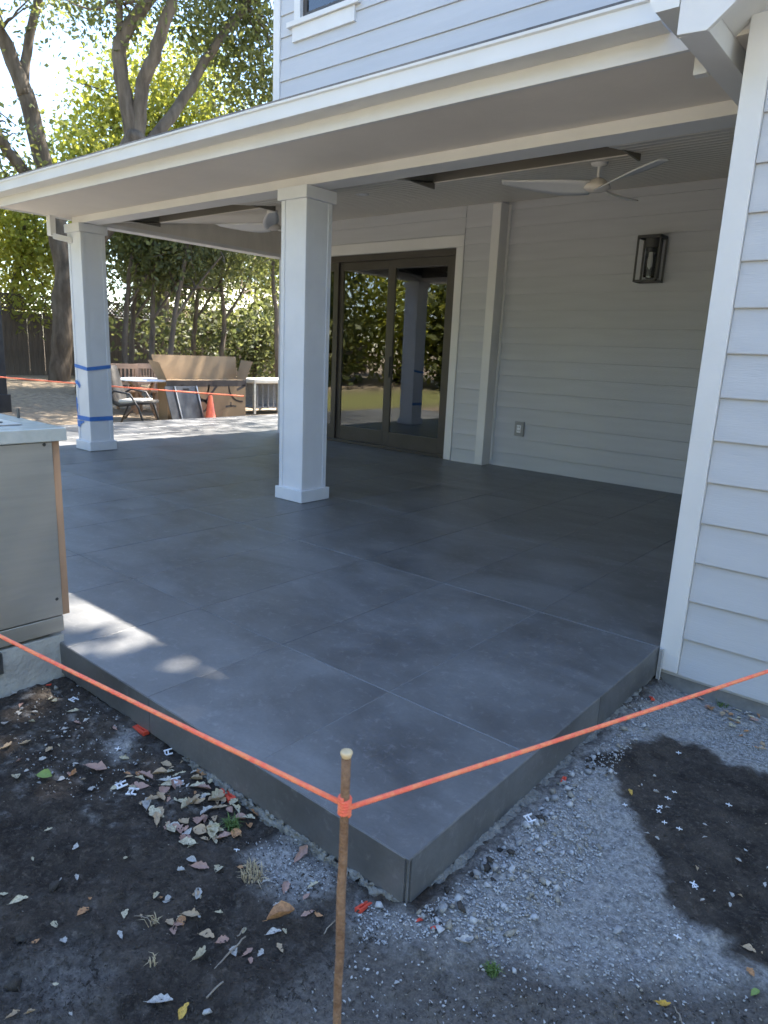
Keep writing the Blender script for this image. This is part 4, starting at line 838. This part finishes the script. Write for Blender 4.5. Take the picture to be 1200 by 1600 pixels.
named_stones = [(715, 1408, .040, 1, 'pale angular stone just right of the slab corner'), (592, 1418, .034, 1, 'pale stone beside the red wedge near the slab corner'), (966, 1460, .050, 0, 'large flat grey stone on the pale cement dust'), (1143, 1400, .021, 1, 'single white stone on the dark soil at right'), (770, 1437, .020, 0, 'small upright grey stone below the pale angular stone'), (794, 1440, .030, 0, 'flat grey stone next to the small upright one'), (803, 1520, .020, 1, 'white stone right of the lower grass tuft'), (837, 1512, .018, 0, 'grey stone at the lower edge of the cement dust'), (766, 1480, .024, 0, 'grey stone above the lower grass tuft'), (325, 1590, .032, 1, 'white rounded stone at the bottom edge left of the stake'), (85, 1390, .040, 3, 'dark soil clod lump at the left side'), (35, 1472, .040, 3, 'dark clod near the lower left edge'), (87, 1078, .036, 2, 'tan block of rubble by the concrete kerb'), (824, 1393, .022, 0, 'grey stone among rubble by the right flank of the slab'), (905, 1325, .030, 0, 'pale grey stone in the rubble heap right of the slab'), (893, 1335, .024, 1, 'white stone in the rubble heap right of the slab'), (910, 1308, .022, 2, 'tan stone at the top of the rubble heap'), (748, 1392, .022, 0, 'grey stone just above the pale angular stone'), (20, 1545, .05, 3, 'dark clod at the lower left corner'), (620, 1537, .018, 1, 'white chip on the grey brown soil right of the stake'), (300, 1125, .03, 3, 'dark clod close to the front riser'), (655, 1428, .022, 2, 'tan lump of mortar at the foot of the slab corner')]
for px, py, s, mi, lab in named_stones: stone(px, py, s, mi, lab)
r_ = np.random.default_rng(5)
def in_poly(u, P):
    c = False
    for i in range(len(P)):
        a, b = P[i], P[(i+1) % len(P)]
        if (a[1] > u[1]) != (b[1] > u[1]) and u[0] < (b[0]-a[0])*(u[1]-a[1])/(b[1]-a[1])+a[0]: c = not c
    return c
def scatter(poly, n):
    xs = [p[0] for p in poly]; ys = [p[1] for p in poly]; out = []
    while len(out) < n:
        u = (r_.uniform(min(xs), max(xs)), r_.uniform(min(ys), max(ys)))
        if in_poly(u, poly): out.append(u)
    return out
rub = [(650,1440),(800,1310),(880,1222),(960,1150),(1010,1110),(1040,1120),(990,1165),(930,1260),(940,1340),(880,1400),(800,1480),(700,1470)]
for u in scatter(rub, 150): stone(u[0], u[1], float(r_.uniform(.10, .19)**2*1.05), (mi_ := int(r_.choice([0, 1, 1, 2]))), 'small '+SC[mi_]+' rubble stone along the right flank of the slab', 'rubble stones right of the slab')
upl = [(10,1100),(90,1062),(140,1075),(230,1160),(300,1240),(180,1260),(20,1220)]
flank = [(655,1432),(700,1392),(790,1305),(860,1232),(930,1165),(990,1108),(1012,1112),(960,1172),(890,1248),(830,1318),(740,1415),(690,1452)]
for u in scatter(flank, 60): stone(u[0], u[1], float(r_.uniform(.13, .215)**2), (mi_ := int(r_.choice([0, 0, 1, 2, 3]))), SC[mi_]+' broken rubble lump against the foot of the right riser', 'rubble lumps against the right riser')
for u in scatter(upl, 45): stone(u[0], u[1], float(r_.uniform(.009, .020)), (mi_ := int(r_.choice([0, 1, 3, 3]))), 'small '+SC[mi_]+' stone on dark soil in front of the concrete kerb', 'stones by the kerb')
low = [(560,1440),(1190,1530),(1190,1595),(450,1595)]
for u in scatter(low, 32): stone(u[0], u[1], float(r_.uniform(.006, .013)), (mi_ := int(r_.choice([0, 1, 2]))), 'small '+SC[mi_]+' chip of stone on the grey brown soil at the bottom', 'chips along the bottom edge')
# fine gravel and crumbs, beyond counting
def grit(name, polys, label, mi, smin, smax):
    V0, F0 = ico(1, 400+mi, .7); Vs = []; Fs = []; k = 0
    for poly, n in polys:
        for u in scatter(poly, n):
            p = on_z(u[0], u[1], -.155); s = float(r_.uniform(smin, smax)*r_.uniform(.6, 1.1)); a = r_.uniform(0, 6.28); R_ = np.array(((math.cos(a), -math.sin(a), 0), (math.sin(a), math.cos(a), 0), (0, 0, 1)))
            Vs.append((p[0], p[1], s)); Fs.append(R_)
    XY = np.array([(q[0], q[1]) for q in Vs]); Z = ground_h(XY[:, 0], XY[:, 1]); AV = []; AF = []
    for i, (x, y, s) in enumerate(Vs): AV.append((V0@Fs[i].T)*s*np.array((1, r_.uniform(.6, 1), 1))+np.array((x, y, Z[i]+s*.28))); AF.append(F0+i*len(V0))
    o = link(name, np_mesh(name, np.concatenate(AV), np.concatenate(AF), STONE[mi])); tag(o, label, None, None, 'stuff')
allsoil = [(0,1075),(110,1062),(630,1440),(640,1480),(1040,1090),(1200,1130),(1200,1598),(0,1598)]
leftsoil = [(0,1085),(110,1062),(620,1425),(560,1500),(400,1598),(0,1598)]
grit('grey_gravel', [(rub, 2200), ([(700,1480),(900,1240),(955,1240),(1040,1400),(1100,1460),(1140,1540),(900,1530)], 900), ([(560,1405),(640,1440),(700,1480),(560,1470)], 260), ([(380,1310),(470,1300),(540,1390),(430,1400)], 260), ([(960,1100),(1050,1085),(1200,1125),(1200,1195),(1080,1150)], 900), ([(560,1430),(900,1400),(1100,1480),(1190,1540),(1190,1598),(480,1598)], 420), (upl, 260)], 'fine grey gravel and cement crumbs around the slab', 1, .004, .015)
grit('pale_crumbs', [(rub, 350), (leftsoil, 110), (upl, 150), ([(960,1180),(1200,1210),(1200,1500),(1100,1440)], 60), ([(480,1500),(1190,1540),(1190,1598),(400,1598)], 160)], 'scattered pale crumbs of mortar on the soil', 2, .003, .008)
grit('dark_crumbs', [(leftsoil, 4600), ([(930,1190),(1200,1205),(1200,1500),(1060,1420)], 500), ([(480,1520),(1190,1560),(1190,1598),(400,1598)], 400)], 'dark crumbs of loose soil', 3, .004, .019)

# fallen leaves
LC = {'tan': ((.40, .29, .18), (.52, .40, .26)), 'pale': ((.52, .46, .32), (.42, .37, .25)), 'pink': ((.38, .23, .18), (.46, .31, .25)), 'orange': ((.46, .24, .11), (.36, .18, .08)), 'yellow': ((.62, .40, .08), (.54, .33, .06)), 'white': ((.47, .45, .42), (.38, .36, .33)), 'green': ((.20, .30, .08), (.33, .38, .12))}
LM = {k: mat(k+'_dry_leaf', tuple(q*1.05 for q in a), .6, tuple(q*.6 for q in b), 9, 6, bump=.3, bscale=40, contrast=(.42, .72)) for k, (a, b) in LC.items()}
leaf_meshes = {}
def leaf_mesh(colr, v):
    if (colr, v) in leaf_meshes: return leaf_meshes[(colr, v)]
    r = np.random.default_rng(v+31); N, M_ = 9, 5; V = []; asp = (.20, .26, .34, .24)[v % 4]; curl = r.uniform(.25, .95); bend = r.uniform(-.18, .18); tw = r.uniform(-.5, .5)
    for i in range(N):
        s = i/(N-1); wd = asp*(math.sin(math.pi*min(1, s*.96+.02))**.8)*(1+.20*r.normal())+.008
        for j in range(M_):
            u = (j/(M_-1)-.5)*2; a = tw*(s-.5)
            y = u*wd*math.cos(a); z = abs(u)**1.5*wd*curl*1.2+u*wd*math.sin(a)+.22*curl*(s-.5)**2*2+r.normal(0, .008)
            V.append((s-.5, y+bend*math.sin(math.pi*s), z+.02))
    Fq = [(i*M_+j, i*M_+j+1, (i+1)*M_+j+1, (i+1)*M_+j) for i in range(N-1) for j in range(M_-1)]
    k = len(V); t = MB().add(V, Fq); t.tube([V[2], (V[2][0]-.16, V[2][1]+.02, V[2][2]+.01)], [.010, .006], 5)
    me = t.mesh('fallen_leaf', LM[colr]); [setattr(p, 'use_smooth', True) for p in me.polygons]; leaf_meshes[(colr, v)] = me; return me
def leaf(px, py, L, ang, colr, label, group=None, v=None, lift=.004):
    p = on_ground(px, py); o = bpy.data.objects.new('fallen_leaf', leaf_mesh(colr, random.randrange(8) if v is None else v)); col.objects.link(o)
    L *= .86; o.scale = (L, L*random.uniform(.75, 1.25), L*random.uniform(.8, 1.6)); o.location = (p[0], p[1], p[2]+lift); o.rotation_euler = (random.uniform(-.3, .3), random.uniform(-.25, .25), rad(ang)); tag(o, label, 'leaf', group); return o
named_leaves = [(195, 1187, .055, 10, 'pale', 'pale pointed leaf on dark soil below the bluish cement stain'), (470, 1338, .075, 100, 'pink', 'large pink brown leaf beside the front riser'), (402, 1274, .060, 20, 'orange', 'orange brown leaf touching the front riser'), (312, 1358, .060, 45, 'pink', 'pink leaf lying below the grass tuft'), (340, 1361, .045, 130, 'pale', 'pale upright leaf right of the pink leaf below the grass'), (298, 1433, .052, 40, 'tan', 'plump tan leaf on the dark soil, lower left of the grass'), (440, 1437, .085, 60, 'orange', 'long curled orange leaf near the stake'), (446, 1389, .045, 120, 'pink', 'narrow pink leaf standing above the long curled leaf'), (428, 1461, .045, 60, 'white', 'pale round leaf below the long curled leaf'), (323, 1465, .045, 35, 'tan', 'tan leaf beside the dark twig'), (310, 1495, .06, 110, 'pale', 'wilted greenish tan leaf left of the long twig'), (250, 1569, .065, 50, 'white', 'crumpled white leaf at the lower left'), (288, 1585, .05, 120, 'yellow', 'yellow leaf at the bottom edge'), (725, 1471, .060, 60, 'white', 'long pale curved leaf right of the red wedges'), (1035, 1571, .040, 30, 'yellow', 'bright yellow leaf near the bottom right'), (1170, 1486, .036, 10, 'tan', 'pinkish tan leaf on dark soil at the right edge'), (1172, 1522, .030, 140, 'orange', 'orange leaf at the lower right edge'), (838, 1331, .026, 40, 'orange', 'orange leaf on the rubble right of the slab'), (1180, 1555, .03, 60, 'green', 'small green leaf at the lower right edge'), (70, 1215, .06, 35, 'green', 'half green leaf on the dark soil at left'), (113, 1210, .04, 120, 'orange', 'round orange leaf on the dark soil at left'), (150, 1203, .085, 40, 'pink', 'long pinkish leaf below the cement stain'), (10, 1168, .055, 110, 'tan', 'tan leaf at the left edge below the kerb'), (40, 1163, .045, 70, 'tan', 'tan folded leaf near the left edge below the kerb'), (115, 1113, .05, 60, 'pale', 'pale curled leaf close to the kerb corner'), (85, 1098, .03, 30, 'pale', 'small pale leaf in front of the rubble block'), (130, 1427, .04, 100, 'orange', 'thin orange splinter of leaf on dark soil at left'), (197, 1430, .035, 130, 'pale', 'pale double leaf on dark soil at left'), (188, 1463, .03, 170, 'white', 'small white leaf on dark soil at left'), (30, 1410, .05, 70, 'pale', 'pale leaf scrap near the left edge'), (985, 1238, .035, 130, 'yellow', 'yellow green leaf on the dark soil at right'), (20, 1590, .035, 90, 'tan', 'tan leaf in the lower left corner')]
for px, py, L, a, c_, lab in named_leaves: leaf(px, py, L, a, c_, lab)
clus = [(190,1190),(280,1185),(330,1215),(390,1265),(400,1300),(340,1330),(300,1330),(215,1265)]
for u in scatter(clus, 62): leaf(u[0], u[1], float(r_.uniform(.020, .058)), float(r_.uniform(0, 360)), (cc := random.choice(['tan', 'tan', 'pale', 'pale', 'pink', 'orange', 'white'])), cc+' dry curled leaf in the heap of leaves left of the grass tuft', 'leaf litter left of the grass')
for u in scatter([(250,1340),(480,1370),(520,1440),(440,1520),(330,1500),(200,1420)], 30): leaf(u[0], u[1], float(r_.uniform(.018, .042)), float(r_.uniform(0, 360)), (cc := random.choice(['tan', 'pale', 'pink', 'orange', 'white', 'white'])), 'small '+cc+' dry leaf scattered on dark soil between grass and stake', 'leaf litter by the stake')
for u in scatter([(0,1090),(100,1075),(200,1150),(180,1240),(20,1260)], 26): leaf(u[0], u[1], float(r_.uniform(.018, .040)), float(r_.uniform(0, 360)), (cc := random.choice(['tan', 'pale', 'pink', 'white', 'white'])), 'small '+cc+' dry leaf on the soil below the concrete kerb', 'leaf litter by the kerb')
for u in scatter([(1075,1085),(1200,1112),(1200,1180),(1150,1160),(1090,1115)], 26): leaf(u[0], u[1], float(r_.uniform(.022, .050)), float(r_.uniform(0, 360)), (cc := random.choice(['tan', 'pale', 'pink', 'white', 'orange'])), cc+' dry leaf swept against the foot of the white wall', 'leaf litter by the wall')
for u in scatter([(960,1190),(1200,1210),(1200,1500),(1060,1420)], 20): leaf(u[0], u[1], float(r_.uniform(.010, .022)), float(r_.uniform(0, 360)), (cc := random.choice(['white', 'tan', 'white'])), 'tiny '+cc+' leaf scrap on the dark soil at right', 'leaf scraps at right')
for u in scatter([(0,1280),(200,1300),(260,1420),(150,1590),(0,1590)], 16): leaf(u[0], u[1], float(r_.uniform(.012, .028)), float(r_.uniform(0, 360)), (cc := random.choice(['white', 'tan', 'pale', 'orange'])), 'small '+cc+' leaf scrap on the dark soil at lower left', 'leaf scraps at lower left')
for u in scatter([(225,1215),(290,1200),(345,1250),(345,1310),(300,1325),(240,1280)], 26): leaf(u[0], u[1], float(r_.uniform(.045, .075)), float(r_.uniform(0, 360)), (cc := random.choice(['tan', 'pale', 'tan', 'pink'])), 'large '+cc+' dry leaf at the heart of the leaf heap', 'leaf litter left of the grass')
# twigs
TW = mat('twig', (.20, .16, .12), .9, (.30, .26, .21), 40, 3)
for px, py, L, a, lab, r in ((360, 1492, .11, 100, 'long dark twig near the leaves left of the stake', .0022), (336, 1550, .05, 95, 'short pale twig near the bottom left of the stake', .0022), (375, 1462, .035, 100, 'tiny twig above the tan leaves', .0018), (1060, 1592, .05, 135, 'leaf stem twig at the bottom right', .0016), (515, 1452, .05, 100, 'thin twig just left of the stake', .0015), (225, 1440, .06, 20, 'thin straw on the dark soil at left', .0012)):
    p = on_ground(px, py); d = np.array((math.cos(rad(a)), math.sin(rad(a)), 0))*L/2; t = MB(); t.tube(wob([p-d+np.array((0, 0, .006)), p+np.array((0, .004, .010)), p+d+np.array((0, 0, .007))], 4, .0012, px), r, 6); o = t.build('twig', TW, smooth=True); tag(o, lab, 'twig')
# white tile spacers, levelling clips, red wedges
def cross_mesh():
    t = MB(); L, w_ = .5, .13
    t.prism([(-L,-w_/2),(-w_/2,-w_/2),(-w_/2,-L),(w_/2,-L),(w_/2,-w_/2),(L,-w_/2),(L,w_/2),(w_/2,w_/2),(w_/2,L),(-w_/2,L),(-w_/2,w_/2),(-L,w_/2)], 'z', 0, .14); return t.mesh('tile_spacer', PLAST)
cmx = cross_mesh()
xs = [(1060,1178),(1043,1249),(1053,1243),(1029,1268),(1031,1264),(1038,1287),(1061,1297),(1139,1257),(1083,1383),(1086,1388),(976,1260),(1058,1466),(184,1173),(370,1330)]
xl = ['white cross tile spacer high on the dark soil near its top edge', 'left one of two white cross spacers close together on dark soil', 'right one of two white cross spacers close together on dark soil', 'white cross spacer in a touching pair, lower one', 'white cross spacer in a touching pair, upper one', 'white cross spacer just below the touching pair', 'white cross spacer right of the one below the touching pair', 'white cross spacer farthest right on the dark soil', 'white cross spacer left of the white stone, upper', 'white cross spacer left of the white stone, lower', 'white cross spacer near the left edge of the dark soil', 'white cross spacer on the pale cement dust', 'white spacer by the cement stain near the front riser', 'white cross spacer on dark soil left of the grass']
for (px, py), lab in zip(xs, xl):
    p = on_ground(px, py); o = bpy.data.objects.new('tile_spacer', cmx); col.objects.link(o); o.location = (p[0], p[1], p[2]+.004); s = random.uniform(.016, .021); o.scale = (s, s, s); o.rotation_euler = (random.uniform(-.2, .2), random.uniform(-.2, .2), random.uniform(0, 1.5)); tag(o, lab, 'tile spacer', 'white cross tile spacers')
def clip(px, py, a, s, lab):
    p = on_ground(px, py); t = MB(); 
    for q in (-.5, .5): t.box(-.5, .5, q*.8-.07, q*.8+.07, 0, .12)
    t.box(-.07, .07, -.33, .33, .005, .11); t.box(-.42, -.30, -.33, .33, .005, .11)
    o = t.build('levelling_clip', PLAST); o.location = (p[0], p[1], p[2]+.006); o.scale = (s, s, s); o.rotation_euler = (random.uniform(-.2, .2), random.uniform(-.2, .2), rad(a)); tag(o, lab, 'levelling clip', 'white levelling clips')
for q in ((263, 1178, 60, .030, 'white levelling clip against the foot of the front riser'), (277, 1222, 80, .032, 'white levelling clip beside the leaf heap'), (207, 1240, 40, .034, 'white levelling clip lying on the leaf heap at its left'), (190, 1230, 75, .036, 'broken white plastic clip at the left of the leaf heap'), (115, 1095, 20, .03, 'white plastic clip near the rubble block by the kerb'), (827, 1283, 60, .03, 'white levelling clip against the right flank of the slab')): clip(*q)
def wedge(px, py, a, L, lab, lift=.0):
    p = on_ground(px, py); t = MB(); t.prism([(-.5, 0), (.5, 0), (.5, .22), (-.5, .05)], 'y', -.17, -.05); t.prism([(-.5, 0), (.5, 0), (.5, .22), (-.5, .05)], 'y', .05, .17); t.box(-.5, .5, -.05, .05, .0, .05); t.box(.36, .5, -.05, .05, .051, .21)
    o = t.build('wedge', WEDGE, bevel=.01); o.location = (p[0], p[1], p[2]+.004+lift); o.scale = (L, L, L); o.rotation_euler = (random.uniform(-.12, .12), random.uniform(-.12, .12), rad(a)); tag(o, lab, 'wedge', 'red levelling wedges')
for q in ((568, 1420, -85, .055, 'red plastic wedge by the slab corner right of the stake'), (355, 1245, -10, .075, 'red plastic wedge partly under the front riser by the leaf heap'), (220, 1143, 0, .075, 'red wedge under the front riser near the cement stain'), (76, 1072, 40, .022, 'small red wedge bit next to the rubble block'), (655, 1440, 60, .022, 'left one of two small red wedge ends below the slab corner'), (680, 1452, 60, .024, 'right one of two small red wedge ends below the slab corner'), (880, 1222, 100, .038, 'red wedge standing in rubble at the right flank'), (1018, 1093, -60, .045, 'red wedge where the slab meets the white wall')): wedge(*q)
# grass tufts
GR = {'green': leaf_material('grass_blades', (.07, .13, .035), (.14, .21, .06), .3), 'straw': leaf_material('straw_blades', (.36, .29, .17), (.50, .42, .27), .2)}
def tuft(px, py, n, L, c_, lab, spread=.02):
    p = on_ground(px, py); V = []; Fq = []
    for i in range(n):
        a = r_.uniform(0, 6.28); r0 = spread*math.sqrt(r_.random()); b = np.array((p[0]+r0*math.cos(a), p[1]+r0*math.sin(a), p[2]-.003)); l_ = L*r_.uniform(.5, 1.2); ln = r_.uniform(.3, 1.1); az = r_.uniform(0, 6.28); d = np.array((math.cos(az), math.sin(az), 0)); s_ = np.array((-d[1], d[0], 0))*.0016; k = len(V)
        m1 = b+d*l_*.25*ln+np.array((0, 0, l_*.55)); e = b+d*l_*.75*ln+np.array((0, 0, l_*(.9-.45*ln)))
        V += [b-s_, b+s_, m1+s_*.8, m1-s_*.8, e]; Fq += [(k, k+1, k+2, k+3), (k+3, k+2, k+4)]
    o = MB().add(V, Fq).build('grass_tuft', GR[c_]); tag(o, lab, 'grass')
tuft(362, 1296, 130, .055, 'green', 'bright green grass tuft beside the front riser', .022); tuft(768, 1520, 70, .035, 'green', 'small dark green grass tuft on the grey soil', .014); tuft(395, 1372, 90, .05, 'straw', 'dry straw coloured grass tuft below the cement dust', .03); tuft(1130, 1103, 40, .04, 'green', 'weed growing at the foot of the white wall', .03); tuft(240, 1445, 16, .04, 'straw', 'few straws on the dark soil at left', .012); tuft(240, 1505, 14, .03, 'straw', 'brown dry weed on the lower dark soil', .010)
# metal flashing at the joint of slab and wall
p = on_z(1032, 1030, -.07); fl = MB(); fl.box(.004, .022, 1.885, 1.894, -.16, -.008); fl.box(.018, .0225, 1.878, 1.8845, -.16, -.004); o = fl.build('flashing', STONE[1], bevel=.001); tag(o, 'pale metal flashing strip between slab end and white wall', 'flashing')
